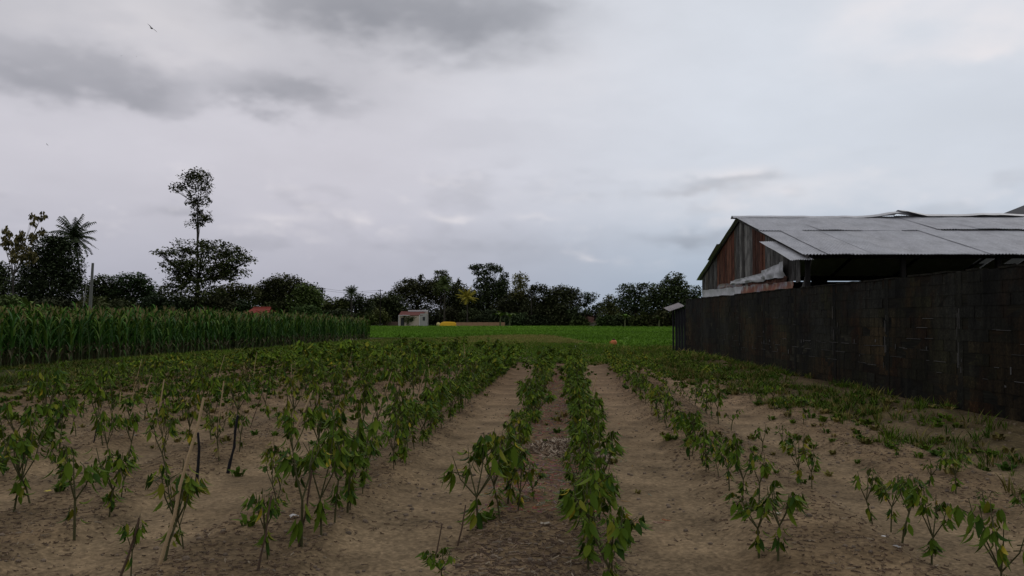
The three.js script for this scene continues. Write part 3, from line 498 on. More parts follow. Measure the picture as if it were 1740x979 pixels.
// ---------------------------------------------------------------- maize
function maizeLeaf(r, len, droop) {
  const b = new MB(), n = 6; let pl = null; const bendy = r.range(0.9, 1.3) * droop, tone = 1;
  let x = 0, y = 0, a = r.range(1.1, 1.42);
  for (let k = 0; k <= n; k++) {
    const t = k / n, w = 0.034 * Math.pow(Math.sin(Math.PI * (0.12 + 0.88 * t)), 0.7) * (k === n ? 0.05 : 1), c = [tone, tone, tone];
    const m = b.v(x, y - 0.012, 0, c), l = b.v(x, y, w, c), q = b.v(x, y, -w, c);
    if (pl) { b.quad(pl[0], l, m, pl[1]); b.quad(pl[1], m, q, pl[2]); }
    pl = [l, m, q]; x += Math.cos(a) * len / n; y += Math.sin(a) * len / n; a -= bendy * (0.15 + t * t * 1.6) * 0.6;
  }
  return b.geo();
}
const maizeLeafMats = [[0.05, 0.125, 0.02], [0.07, 0.16, 0.022], [0.036, 0.092, 0.02], [0.1, 0.165, 0.022]].map((c) => std(...c, 0.6)), stalkMat = std(0.09, 0.12, 0.05, 0.7), tasselMat = std(0.24, 0.19, 0.09, 0.9), dryLeafMat = std(0.12, 0.105, 0.06, 0.9);
const maizeProtos = [];
for (let v = 0; v < 5; v++) {
  const r = rng(500 + v), H = r.range(1.55, 1.72), g = new THREE.Group(), parts = [];
  const st = new MB(); st.tube([V(0, -0.03, 0), V(0.01, H * 0.4, 0.01), V(0.015, H * 0.75, -0.01), V(0.02, H, 0)], [0.013, 0.012, 0.009, 0.005], 6); mesh('stalk', st.geo(), stalkMat, g); parts.push([st.geo(), null, [0.09, 0.12, 0.05]]);
  const plane = r() * 6.28, nl = 13;
  for (let k = 0; k < nl; k++) { const t = 0.1 + 0.86 * k / (nl - 1), low = k < 3, geo = maizeLeaf(r, r.range(0.55, 0.8) * (t > 0.85 ? 0.75 : 1) * (low ? 0.8 : 1), low ? 1.5 : 1), mi = low && r() < 0.5 ? -1 : Math.floor(r() * 4), m = mesh('leaf', geo, mi < 0 ? dryLeafMat : maizeLeafMats[mi], g); m.position.set(0.01 + 0.01 * t, H * t, 0); m.rotation.y = plane + (k % 2) * Math.PI + r.gauss() * 0.7; m.updateMatrix(); parts.push([geo, m.matrix.clone(), mi < 0 ? [0.12, 0.105, 0.06] : maizeLeafMats[mi].color.toArray()]); }
  const ta = new MB(); for (let k = 0; k < 6; k++) { const a = r() * 6.28, e = V(0.02 + Math.cos(a) * 0.07, H + r.range(0.12, 0.2), Math.sin(a) * 0.07); ta.tube([V(0.02, H - 0.02, 0), V(0.02 + Math.cos(a) * 0.04, H + 0.12, Math.sin(a) * 0.04), e.add(V(0, 0.07, 0))], [0.006, 0.009, 0.004], 4); } mesh('tassel', ta.geo(), tasselMat, g); parts.push([ta.geo(), null, [0.24, 0.19, 0.09]]);
  const all = new MB(); for (const [gg, m, c] of parts) all.add(gg, m, c); maizeProtos.push({ g, merged: all.geo() });
}
{
  const r = rng(611), lists = [[], [], [], [], []];
  let k = 0; const front = [];
  for (let z = -21; z > -55.5;) {
    const x = maizeEdge(z) + r.gauss() * 0.08, far = z < -50;
    const o = maizeProtos[k % 5].g.clone(); o.name = numbered('maize_plant'); o.position.set(x, height(x, z) - 0.02, z); o.rotation.y = r() * 6.28; o.scale.setScalar(r.range(0.8, 1.05) * mix(1, 0.86, sstep(-40, -58, z))); o.userData = {};
    o.rotation.z = r.gauss() * 0.05; o.rotation.x = r.gauss() * 0.05; front.push(o); scene.add(o); k++; z -= r.range(0.2, 0.32);
    if (far && r() < 0.2) z -= 0.2;
  }
  front.forEach((o, i) => { const n = front.length - i, e = n % 100 > 10 && n % 100 < 14 ? 'th' : ['th', 'st', 'nd', 'rd'][n % 10] || 'th'; tag(o, `front maize plant, ${n}${e} along the edge from the far right corner of the maize`, 'maize plant', 'maize plants along the edge of the field'); });
  for (let z = -19; z > -57; z -= 0.27) for (let off = 0.45; off < 60; off += 0.55) {
    const x = maizeEdge(z) - off + r.gauss() * 0.1; if (x < 0.72 * z - 2) break; if (off > 14 && r() < 0.5) continue;
    const zz = z + r.gauss() * 0.12; lists[Math.floor(r() * 5)].push([x, zz, r() * 6.28, r.range(0.84, 1.1) * mix(1, 0.86, sstep(-40, -58, z))]);
  }
  for (let zz = -55.5; zz > -57.5; zz -= 0.25) for (let n = 0; n < 4; n++) { const x = maizeEdge(-55.5) - 0.1 + r.gauss() * 0.2 - n * 0.15; lists[Math.floor(r() * 5)].push([x, zz, r() * 6.28, r.range(0.6, 0.85)]); }
  const g = thing('maize_field', 'dense tall green maize field filling the left side', 'maize field', [0, 0, 0], null, 'stuff');
  lists.forEach((l, v) => { const im = new THREE.InstancedMesh(maizeProtos[v].merged, new THREE.MeshPhysicalMaterial({ vertexColors: true, roughness: 0.8, specularIntensity: 0.14, side: THREE.DoubleSide }), l.length), M = new THREE.Matrix4(), q = new THREE.Quaternion(); l.forEach((s, i) => { M.compose(V(s[0], height(s[0], s[1]) - 0.02, s[1]), q.setFromEuler(new THREE.Euler(0, s[2], 0)), V(s[3], s[3], s[3])); im.setMatrixAt(i, M); const kk = r.range(0.8, 1.15); im.setColorAt(i, new THREE.Color().setRGB(kk, kk, kk * 0.9)); }); im.name = 'foliage'; im.userData.kind = 'stuff'; g.add(im); });
}

// ---------------------------------------------------------------- block wall on the right
{
  const Z0 = -6.5, Z1 = -36.5, H = 2.4, base = -0.15;
  const w = thing('block_wall', 'long dark mossy concrete block wall with piers along the right side', 'wall', [WALL_X, 0, 0]);
  const core = new MB(); core.box(0.0645, (H + base) / 2, (Z0 + Z1) / 2, 0.12, H - base - 0.02, Z0 - Z1 - 0.02, [1, 1, 1]); mesh('mortar_core', core.geo(), std(0.046, 0.042, 0.036, 1, { map: grimeMap, bumpMap: grimeBump, bumpScale: 0.01 }), w);
  const tones = [[0.044, 0.042, 0.039], [0.049, 0.045, 0.038], [0.042, 0.041, 0.042], [0.063, 0.05, 0.033], [0.056, 0.051, 0.031], [0.078, 0.053, 0.031]];
  const mats = tones.map((c) => std(c[0] * 0.8, c[1] * 0.8, c[2] * 0.8, 0.95, { map: grimeMap, bumpMap: grimeBump, bumpScale: 0.012 }));
  const r = rng(901), blk = [];
  for (let v = 0; v < 6; v++) { const g = new THREE.BoxGeometry(0.1, 0.191, 0.3985, 1, 1, 1), P = g.attributes.position, U = g.attributes.uv; for (let i = 0; i < P.count; i++) { const k = hash3(Math.round(P.getX(i) * 100), Math.round(P.getY(i) * 100) + 50, Math.round(P.getZ(i) * 100) + v * 31) - 0.5; P.setXYZ(i, P.getX(i) + k * 0.008, P.getY(i) + k * 0.005, P.getZ(i)); U.setXY(i, U.getX(i) * 0.4 + v * 0.37, U.getY(i) * 0.2 + v * 0.21); } g.computeVertexNormals(); blk.push(g); }
  const piers = []; for (let z = -14.16 + 2.75 * 2; z > Z1; z -= 2.75) piers.push(z);
  const cells = [];
  for (let c = 0; c < 12; c++) for (let z = Z0 - (c % 2) * 0.2; z > Z1 + 0.4; z -= 0.4) { if (piers.some((p) => Math.abs(p - (z - 0.2)) < 0.13)) continue; cells.push([0.2 * c + 0.1, z - 0.2]); }
  const matFor = (y, z) => { const n = fbm(z * 0.5, y * 0.9, 3, 3) + 0.35 * sstep(-17, -26, z) * sstep(2.4, 0.8, y); const m = n + r.gauss() * 0.035 + 0.22 * sstep(0.75, 0.45, y); return m > 0.36 ? 5 : m > 0.22 ? 3 : m > 0.1 ? 4 : m > -0.02 ? 1 : m > -0.2 ? 0 : 2; };
  const inView = cells.filter((c) => c[1] < -12.2).sort((a, b) => b[1] - a[1]), solo = new Set(inView.slice(0, 300));
  const merged = mats.map(() => new MB());
  for (const c of cells) {
    const mi = matFor(c[0], c[1]), v = Math.floor(r() * 6), px = 0.05 + r.range(-0.0045, 0.0045), ry = r.gauss() * 0.008, rx = r.gauss() * 0.008;
    const bg = blk[v].clone(), BU = bg.attributes.uv, BP = bg.attributes.position; for (let i = 0; i < BU.count; i++) BU.setXY(i, (c[1] + BP.getZ(i)) / 3.1 + BP.getX(i), (c[0] + BP.getY(i)) / 3.1);
    if (solo.has(c)) { const m = mesh('block', bg, mats[mi], w); m.position.set(px, c[0], c[1]); m.rotation.set(rx, ry, 0); }
    else merged[mi].add(bg, new THREE.Matrix4().compose(V(px, c[0], c[1]), new THREE.Quaternion().setFromEuler(new THREE.Euler(rx, ry, 0)), V(1, 1, 1)));
  }
  merged.forEach((b, i) => { if (b.p.length) mesh('far_blocks', b.geo(), mats[i], w).userData.kind = 'stuff'; });
  for (const z of piers) { const p = new MB(); p.box(0.066, (H + 0.015 + base) / 2, z, 0.14, H + 0.015 - base, 0.17); const pg = p.geo(), PU = pg.attributes.uv, PP = pg.attributes.position; for (let i = 0; i < PU.count; i++) PU.setXY(i, PP.getZ(i) / 3.1, PP.getY(i) / 3.1); mesh('pier', pg, mats[Math.floor(r() * 2)], w); }
  const lime = new MB(); // spilt pale mortar on the joints
  for (let i = 0; i < 95; i++) { const z = r.range(-12, -30), c = Math.floor(r.range(3, 6)) + (r() < 0.2 ? 3 : 0), long = r() < 0.72; const k = r.range(0.3, 1.0); if (long) lime.box(-0.008, c * 0.2 + r.gauss() * 0.02, z, 0.006, 0.008, r.range(0.1, 0.6), [k, k, k]); else lime.box(-0.01, c * 0.2 + r.range(-0.1, 0.1), z, 0.008, r.range(0.02, 0.12), r.range(0.01, 0.04), [k, k, k]); }
  for (let i = 0; i < 14; i++) { const p = piers[2 + (i % 3)], k = r.range(0.5, 1.1); lime.box(-0.042, r.range(0.8, 1.8), p + r.range(-0.06, 0.06), 0.006, r.range(0.08, 0.4), 0.012, [k, k, k]); }
  mesh('mortar_smears', lime.geo(), new THREE.MeshStandardMaterial({ vertexColors: true, color: C3(0.1, 0.097, 0.09), roughness: 1 }), w).userData.kind = 'stuff';
  const cap = new MB(); for (let z = Z0; z > Z1; z -= 0.5) if (r() < 0.86) cap.box(0.085, H + 0.008 + r.gauss() * 0.012, z - 0.25, 0.2 + r.gauss() * 0.02, 0.034, r.range(0.36, 0.498), [1, 1, 1], new THREE.Euler(r.gauss() * 0.02, 0, r.gauss() * 0.02)); mesh('coping', cap.geo(), mats[1], w);
}

// ---------------------------------------------------------------- barn behind the wall
function corrugated(width, length, pitch = 0.11, amp = 0.014, wob = 0, seed = 1) { // lies in x (width) by -z (length)
  const n = Math.round(width / pitch) * 6, L = Math.max(2, Math.round(length / 0.9)), b = new MB();
  for (let j = 0; j <= L; j++) for (let i = 0; i <= n; i++) { const x = i / n * width, z = -j / L * length; b.v(x, amp * Math.sin(x / pitch * 6.283) + wob * fbm(x * 1.3 + seed, z * 0.9, seed * 3.1, 2), z, [1, 1, 1], x / 2.5 + seed * 0.31, z / 2.5 + seed * 0.17); }
  for (let j = 0; j < L; j++) for (let i = 0; i < n; i++) { const a = j * (n + 1) + i; b.quad(a, a + 1, a + n + 2, a + n + 1); }
  return b.geo();
}
{
  const X0 = 11, X1 = 43, zN = -30, zR = -39, zF = -47, yE = 3.96, yR = 6.4;
  const barn = thing('barn', 'open-sided barn with grey corrugated roof and weathered plank gable behind the wall', 'barn', [X0, 0, zR]);
  const L = (x, y, z) => V(x - X0, y, z - zR);
  const tin = [[0.8, 0.81, 0.825], [0.79, 0.8, 0.815], [0.81, 0.815, 0.822], [0.78, 0.785, 0.8]].map((c) => new THREE.MeshStandardMaterial({ color: C3(...c), roughness: 0.6, metalness: 0.3, map: tinMap, side: THREE.DoubleSide }));
  const rustTin = new THREE.MeshStandardMaterial({ color: C3(0.7, 0.7, 0.7), roughness: 0.8, metalness: 0.15, map: rustMap, side: THREE.DoubleSide });
  const r = rng(1201), ang = Math.atan2(yR - yE, zN - zR), len = Math.hypot(yR - yE, zN - zR), W = 0.861;
  const lower = [], upper = []; for (let v = 0; v < 4; v++) { lower.push(corrugated(0.984, len * 0.6, 0.123, 0.022, 0.012, v + 1)); upper.push(corrugated(0.984, len * 0.46, 0.123, 0.022, 0.012, v + 11)); }
  for (let k = 0, x = X0 - 0.22; x < X1; x += W, k++) {
    const a = mesh('roof_sheet', lower[k % 4], r.pick(tin), barn); a.position.copy(L(x, yE - 0.02 + r.gauss() * 0.0008, zN + 0.1 + r.gauss() * 0.13)); a.rotation.set(ang + r.gauss() * 0.0004, 0, 0.006 + r.gauss() * 0.0006);
    const lift = (x > 18 ? 0.07 : 0.012) + (x > 24 ? 0.05 : 0), t = 0.57 + r.gauss() * 0.008, curl = r() < 0.3 ? r.range(0.015, 0.04) : 0;
    const u = mesh('roof_sheet', upper[(k + 1) % 4], r.pick(tin), barn); u.position.copy(L(x, yE + (yR - yE) * t + 0.02 + lift + curl, zN + (zR - zN) * t)); u.rotation.set(ang - curl / 4 - (lift > 0.02 ? 0.008 : 0) + r.gauss() * 0.001, 0, 0.006 + r.gauss() * 0.0006);
  }
  // loose sheets hanging under the verge at the near corner
  const s1 = mesh('roof_sheet', corrugated(0.85, 3.9, 0.086, 0.013, 0.04, 5), tin[2], barn); s1.position.copy(L(X0 - 0.72, yE - 0.24, zN + 0.12)); s1.rotation.set(ang, 0, 0.06);
  // far slope
  const angF = Math.atan2(yR - yE, zR - zF), lenF = Math.hypot(yR - yE, zR - zF), farG = [corrugated(W + 0.06, lenF + 0.5, 0.086, 0.013, 0.03, 9), corrugated(W + 0.06, lenF * 0.52, 0.086, 0.013, 0.03, 8)];
  for (let x = X0 - 0.22; x < X1; x += W) { const hole = (x > 24.7 && x < 25.56) || (x > 26.42 && x < 27.28); const u = mesh('roof_sheet', farG[hole ? 1 : 0], r.pick(tin), barn); u.position.copy(L(x, yR - 0.01, zR)); u.rotation.set(-angF, 0, 0); if (hole) { const e = mesh('roof_sheet', corrugated(W, lenF * 0.24, 0.086, 0.013, 0.05, 3), tin[3], barn), t = 0.74; e.position.copy(L(x, yR + (yE - yR) * t, zR + (zF - zR) * t)); e.rotation.set(-angF, 0, 0); } }
  // stepped loose sheet on the far verge
  const s2 = mesh('roof_sheet', corrugated(0.32, 2.2, 0.086, 0.013, 0.04, 15), tin[3], barn); s2.position.copy(L(X0 - 0.36, yR - 0.97, zR - 3.1)); s2.rotation.set(-angF - 0.02, 0, 0.05);
  // ridge capping, buckled over one stretch
  for (let x = X0 - 0.4; x < X1; x += 2) {
    const b = new MB(), n = 8; for (let i = 0; i <= n; i++) { const xx = x + i / n * 2.08, hump = 0.22 * Math.exp(-Math.pow((xx - 18.6) / 0.9, 2)) + 0.06 * Math.exp(-Math.pow((xx - 23) / 1.2, 2)) + 0.02 * fbm(xx * 2, 0, 3, 2), wv = 0.24 + hump * 1.2; for (const [dz, dy] of [[wv, -0.1], [0.05, 0.015], [-0.05, 0.015], [-wv, -0.11]]) { const p = L(xx, yR + 0.09 + (x > 18 ? 0.07 : 0) + dy + hump, zR + dz); b.v(p.x, p.y, p.z, [1, 1, 1], xx / 2, dz); } }
    for (let i = 0; i < n; i++) for (let q = 0; q < 3; q++) b.quad(i * 4 + q, i * 4 + q + 1, i * 4 + q + 5, i * 4 + q + 4);
    mesh('ridge_cap', b.geo(), tin[3], barn);
  }
  // gable of upright boards and rusted sheets
  const woods = [[0.1, 0.1, 0.1], [0.15, 0.15, 0.148], [0.065, 0.062, 0.06], [0.11, 0.098, 0.085], [0.19, 0.19, 0.185]].map((c) => std(...c.map((q) => q * 2.4), 0.95, { map: woodMap, bumpMap: woodMap, bumpScale: 0.008 })), reds = [[0.17, 0.06, 0.036], [0.13, 0.055, 0.038], [0.2, 0.085, 0.052]].map((c) => std(...c.map((q) => q * 1.55), 0.9, { map: woodMap, bumpMap: woodMap, bumpScale: 0.006 }));
  const roofY = (z) => (z > zR ? yE + (yR - yE) * (zN - z) / (zN - zR) : yE + (yR - yE) * (z - zF) / (zR - zF));
  let zz = zN - 1.0;
  while (zz > zF + 0.2) {
    const w = r.range(0.28, 0.52), mid = zz - w / 2, top0 = roofY(zz) - 0.06, top1 = roofY(zz - w) - 0.06, low = mid > -33 ? 3.0 + r.gauss() * 0.08 : 2.55 + r.gauss() * 0.03, off = r.range(-0.02, 0.02);
    const red = (mid < -40.2 && mid > -43.4) || (mid < -35.1 && mid > -36.9) || (mid < -38.2 && mid > -38.7 && r() < 0.7);
    const sh = new THREE.Shape([new THREE.Vector2(0.006, low), new THREE.Vector2(w - 0.008, low + r.gauss() * 0.02), new THREE.Vector2(w - 0.008, top1), new THREE.Vector2(0.006, top0)]);
    const g = new THREE.ExtrudeGeometry(sh, { depth: 0.025, bevelEnabled: false }), U = g.attributes.uv; for (let i = 0; i < U.count; i++) U.setXY(i, U.getX(i) * 0.7 + mid * 0.37, U.getY(i) * 0.5 + mid);
    const m = mesh('plank', g, red ? r.pick(reds) : r.pick(woods), barn); m.rotation.y = Math.PI / 2; m.position.copy(L(X0 + off, 0, zz)); zz -= w;
  }
  // verge boards
  for (const [za, ya, zb, yb] of [[zN + 0.1, yE - 0.12, zR, yR - 0.1], [zR, yR - 0.1, zF - 0.2, yE - 0.15]]) { const b = new MB(), p = L(X0 - 0.06, (ya + yb) / 2, (za + zb) / 2), ll = Math.hypot(za - zb, ya - yb); b.box(p.x, p.y, p.z, 0.05, 0.1, ll, [1, 1, 1], new THREE.Euler(Math.atan2(ya - yb, -(za - zb)), 0, 0)); mesh('verge_board', b.geo(), woods[2], barn); }
  // tin skirts patched over the foot of the gable
  const skirt = (za, zb, y0a, y1a, y0b, y1b, mat, off, crump, seed) => { const b = new MB(), n = 60, mrows = 6; for (let j = 0; j <= mrows; j++) for (let i = 0; i <= n; i++) { const t = i / n, s = j / mrows, z = mix(za, zb, t), y = mix(mix(y0a, y0b, t), mix(y1a, y1b, t), s) + 0.03 * fbm(z * 1.5, s * 2, seed, 2); const p = L(X0 - off + 0.012 * Math.sin(s * 6.28 * 5) + crump * fbm(z * 1.6, s * 2.2, seed, 3), y, z); b.v(p.x, p.y, p.z, [1, 1, 1], z / 3 + seed, y / 1.6); } for (let j = 0; j < mrows; j++) for (let i = 0; i < n; i++) { const a = j * (n + 1) + i; b.quad(a, a + 1, a + n + 2, a + n + 1); } return mesh('skirt_sheet', b.geo(), mat, barn); };
  const patchTin = new THREE.MeshStandardMaterial({ color: C3(0.85, 0.86, 0.86), roughness: 0.55, metalness: 0.2, map: tinMap, side: THREE.DoubleSide });
  const rustSkirt = new THREE.MeshStandardMaterial({ color: C3(0.95, 0.97, 0.97), roughness: 0.7, metalness: 0.1, map: rustMap, side: THREE.DoubleSide });
  skirt(-31.4, -38.6, 2.55, 3.02, 2.55, 3.1, rustSkirt, 0.1, 0.06, 1); skirt(-38.3, -46.4, 2.5, 3.08, 2.5, 3.16, patchTin, 0.12, 0.05, 2);
  skirt(-32.3, -35.2, 3.22, 3.86, 3.2, 3.62, patchTin, 0.16, 0.14, 3); skirt(-35, -40.4, 3.18, 3.55, 3.24, 3.42, patchTin, 0.14, 0.06, 4);
  skirt(-38.5, -43, 3.06, 3.3, 3.1, 3.36, rustTin, 0.09, 0.05, 5); skirt(-32.2, -37.5, 2.98, 3.26, 3.06, 3.3, reds[1], 0.07, 0.05, 6);
  // posts, plate, brace, rear wall, rafters
  const wood = std(0.014, 0.013, 0.012, 0.95);
  for (let x = X0 + 0.15; x < X1; x += 3.6) { const b = new MB(), p = L(x, 0, zN - 0.6); b.box(p.x, 1.95, p.z, 0.16, 3.9, 0.16, [1, 1, 1], new THREE.Euler(0, 0, r.gauss() * 0.01)); mesh('post', b.geo(), wood, barn); }
  { const b = new MB(), p = L(X0 + 0.25, 0, zN - 0.9); b.box(p.x, 3.3, p.z, 0.08, 1.5, 0.08, [1, 1, 1], new THREE.Euler(0.2, 0, -0.22)); mesh('brace', b.geo(), woods[1], barn); }
  { const b = new MB(), p = L((X0 + X1) / 2, yE - 0.06, zN - 0.6); b.box(p.x, p.y, p.z, X1 - X0, 0.12, 0.1); mesh('wall_plate', b.geo(), wood, barn); }
  { const b = new MB(), p = L((X0 + X1) / 2, 0, zF + 0.1); b.box(p.x, 1.84, p.z, X1 - X0, 3.68, 0.08); mesh('rear_wall', b.geo(), wood, barn); }
  { const b = new MB(); for (let x = X0 + 0.45; x < X1; x += 0.9) { const gap = x > 15.5 && x < 21 && r() < 0.85, p = L(x, gap ? 3.868 : 3.85, zF + 0.15); b.box(p.x, p.y, p.z, 0.92, gap ? 0.29 : 0.36, 0.06); } mesh('rear_fascia', b.geo(), wood, barn); }
  for (let x = X0 + 0.15; x < X1; x += 3.6) for (const [za, zb] of [[zN, zR], [zF, zR]]) { const b = new MB(), p = L(x, (yE + yR) / 2 - 0.1, (za + zb) / 2); b.box(p.x, p.y, p.z, 0.08, 0.12, Math.hypot(za - zb, yR - yE) - 0.3, [1, 1, 1], new THREE.Euler(za > zb ? ang : -angF, 0, 0)); mesh('rafter', b.geo(), wood, barn); }
  { const b = new MB(); const p = L(X1, 0, (zN + zF) / 2); b.box(p.x, 1.9, p.z, 0.1, 3.8, zN - zF - 0.4); mesh('end_wall', b.geo(), wood, barn); }
  // second roof beyond
  const s = thing('neighbouring_barn', 'dark barn roof rising behind the corrugated ridge at the right edge', 'barn', [42, 0, -62]);
  const rb = new MB(), P = [[-4.4, 8.9, 4], [6, 13, 4], [16, 9, 4], [-4.4, 8.9, -6], [6, 13, -6], [16, 9, -6]].map((q) => rb.v(...q, [1, 1, 1])); rb.quad(P[0], P[1], P[4], P[3]); rb.quad(P[1], P[2], P[5], P[4]); mesh('roof', rb.geo(), std(0.05, 0.05, 0.055, 0.9), s);
  const wb = new MB(); const Q = [[-4, 0, 3.6], [16, 0, 3.6], [16, 8.9, 3.6], [6, 12.8, 3.6], [-4, 8.9, 3.6]].map((q) => wb.v(...q, [1, 1, 1])); wb.i.push(Q[0], Q[1], Q[2], Q[0], Q[2], Q[4], Q[2], Q[3], Q[4]); wb.box(6, 4.4, -1, 20, 8.8, 9); mesh('wall', wb.geo(), std(0.06, 0.06, 0.06, 0.95), s);
}
// little lean-to at the far end of the wall
{
  const s = thing('lean_to', 'narrow dark board lean-to with a slanted pale tin roof at the far wall end', 'lean-to', [7.75, 0, -37.3]);
  const wd = std(0.08, 0.08, 0.095, 0.95, { map: woodMap }), r = rng(88);
  for (let k = 0; k < 5; k++) { const b = new MB(); b.box(-0.2 + k * 0.13, 1.0 + r.gauss() * 0.02, r.gauss() * 0.012, 0.118, 2.0, 0.025); mesh('board', b.geo(), wd, s); }
  { const b = new MB(); b.box(-0.27, 1.02, -0.4, 0.07, 2.04, 0.07); mesh('post', b.geo(), wd, s); }
  const rf = mesh('roof_sheet', corrugated(0.75, 1.4, 0.086, 0.012, 0.04, 4), new THREE.MeshStandardMaterial({ color: C3(0.5, 0.45, 0.43), roughness: 0.8, metalness: 0.05, map: tinMap, side: THREE.DoubleSide }), s); rf.position.set(-0.58, 1.88, 0.3); rf.rotation.set(0.12, 0, 0.36);
}

// ---------------------------------------------------------------- trees
const barkMat = std(0.07, 0.06, 0.05, 0.95, { map: woodMap }), paleBark = std(0.16, 0.145, 0.125, 0.9, { map: woodMap });
const crownMat = new THREE.MeshPhysicalMaterial({ vertexColors: true, roughness: 0.8, specularIntensity: 0.2, side: THREE.DoubleSide });
function leafCloud(b, r, c, rx, ry, rz, size, color, opt) {
  const cover = opt.cover ?? 2.4, n = Math.min(3600, Math.round(cover * Math.PI * rx * ry / (size * size * 0.13))), clumps = Math.max(4, Math.round((opt.clumps ?? 1) * 3 + n / 38)), flat = opt.flat ?? 1;
  const cs = []; for (let k = 0; k < clumps; k++) { const th = r() * 6.283, ph = Math.acos(r.range(-1, 1)), rad = Math.pow(r(), 0.4); cs.push([c.x + Math.cos(th) * Math.sin(ph) * rad * rx, c.y + Math.cos(ph) * rad * ry, c.z + Math.sin(th) * Math.sin(ph) * rad * rz, r.range(0.65, 1.35)]); }
  const cr = Math.pow(rx * ry * rz, 1 / 3) * (opt.clumpR ?? 0.3);
  for (let k = 0; k < n; k++) {
    const q = cs[Math.floor(r() * clumps)]; let x, y, z;
    if (r() < (opt.fill ?? 0.45)) { const th = r() * 6.283, cph = r.range(-1, 1), sph = Math.sqrt(1 - cph * cph), rad = Math.pow(r(), 0.36) * 1.1; x = c.x + Math.cos(th) * sph * rad * rx; y = c.y + cph * rad * ry; z = c.z + Math.sin(th) * sph * rad * rz; }
    else { x = q[0] + r.gauss() * cr; y = q[1] + r.gauss() * cr * 0.75 * flat; z = q[2] + r.gauss() * cr; }
    const s = size * r.range(0.55, 1.25), a = r() * 6.283, tilt = (opt.hang ? r.range(0.7, 1.5) : r.range(-0.9, 0.9)), roll = r.gauss() * 0.8;
    const dx = Math.cos(a) * Math.cos(tilt), dy = -Math.sin(tilt), dz = Math.sin(a) * Math.cos(tilt), sx = -Math.sin(a), sy = roll * 0.6, sz = Math.cos(a), w = s * 0.32, kk = q[3] * r.range(0.8, 1.2), col = [color[0] * kk, color[1] * kk, color[2] * kk];
    const i0 = b.v(x, y, z, col), i1 = b.v(x + dx * s * 0.5 + sx * w, y + dy * s * 0.5 + sy * w, z + dz * s * 0.5 + sz * w, col), i2 = b.v(x + dx * s, y + dy * s - s * 0.1, z + dz * s, col), i3 = b.v(x + dx * s * 0.5 - sx * w, y + dy * s * 0.5 - sy * w, z + dz * s * 0.5 - sz * w, col);
    b.tri(i0, i1, i2); b.tri(i0, i2, i3);
  }
}
const GREEN = { dark: [0.046, 0.062, 0.024], deep: [0.038, 0.05, 0.022], mid: [0.068, 0.092, 0.026], light: [0.13, 0.155, 0.055], olive: [0.11, 0.115, 0.045], banana: [0.12, 0.18, 0.035], gold: [0.27, 0.23, 0.03] };
let treeSeed = 3000;
function tree(name, label, d, bx, forkY, blobs, o = {}) {
  // bx: column of the trunk's foot, forkY: where limbs start, blobs: [x, y, rx, ry] of leaf masses, all in photograph pixels at distance d
  const r = rng(treeSeed++), base = at(bx, 540, d); base.y = 0;
  const t = thing(name, label, o.category || 'tree', [base.x, 0, base.z], o.group), rel = (v) => v.sub(t.position);
  const tr = new MB(), m = d / F, R = o.trunk ?? 0.28, fork = rel(at(o.fx ?? bx, forkY, d)), root = V(0, -0.4, 0);
  const midp = root.clone().lerp(fork, 0.5).add(V(r.gauss() * 0.2, 0, r.gauss() * 0.2));
  tr.tube([root, V(0, 0.4, 0), midp, fork], [R * 1.5, R * 1.05, R * 0.9, R * 0.7], 8);
  const cr = new MB(), tk = r.range(0.85, 1.35) * (name === 'teak_tree' ? 0.6 : 1), tw = r.range(0.85, 1.3), tone = GREEN[o.col || 'dark'].map((g, c) => g * tk * (c === 0 ? tw : 1));
  blobs.forEach((q, k) => {
    const rx = q[2] * m, ry = q[3] * m, rz = rx * (o.depth ?? 0.85), c = rel(at(q[0], q[1], d + (o.depth === 0 ? 0 : r.gauss() * rx * 0.5)));
    const j = fork.clone().lerp(c, 0.5); j.y += ry * 0.05 - Math.abs(c.x - fork.x) * 0.06; if (forkY > q[1] - 2) tr.tube([fork, j, c], [R * 0.4, R * 0.22, R * 0.08], 5); else tr.tube([fork.clone().lerp(root, 0.3), j, c], [R * 0.5, R * 0.3, R * 0.1], 5);
    for (let s = 0; s < (o.limbs ?? 3); s++) { const a = r() * 6.28, e = c.clone().add(V(Math.cos(a) * rx * 0.75, r.range(-0.2, 0.5) * ry, Math.sin(a) * rz * 0.75)), e1 = c.clone().lerp(e, 0.5); e1.y -= ry * 0.08; tr.tube([j, e1, e], [R * 0.2, R * 0.12, R * 0.04], 4); }
    leafCloud(cr, r, c, rx, ry, rz, (q[4] ?? o.leaf ?? 0.45), tone, o);
  });
  mesh('trunk', tr.geo(), o.pale ? paleBark : barkMat, t); mesh('crown', cr.geo(), crownMat, t);
  return t;
}
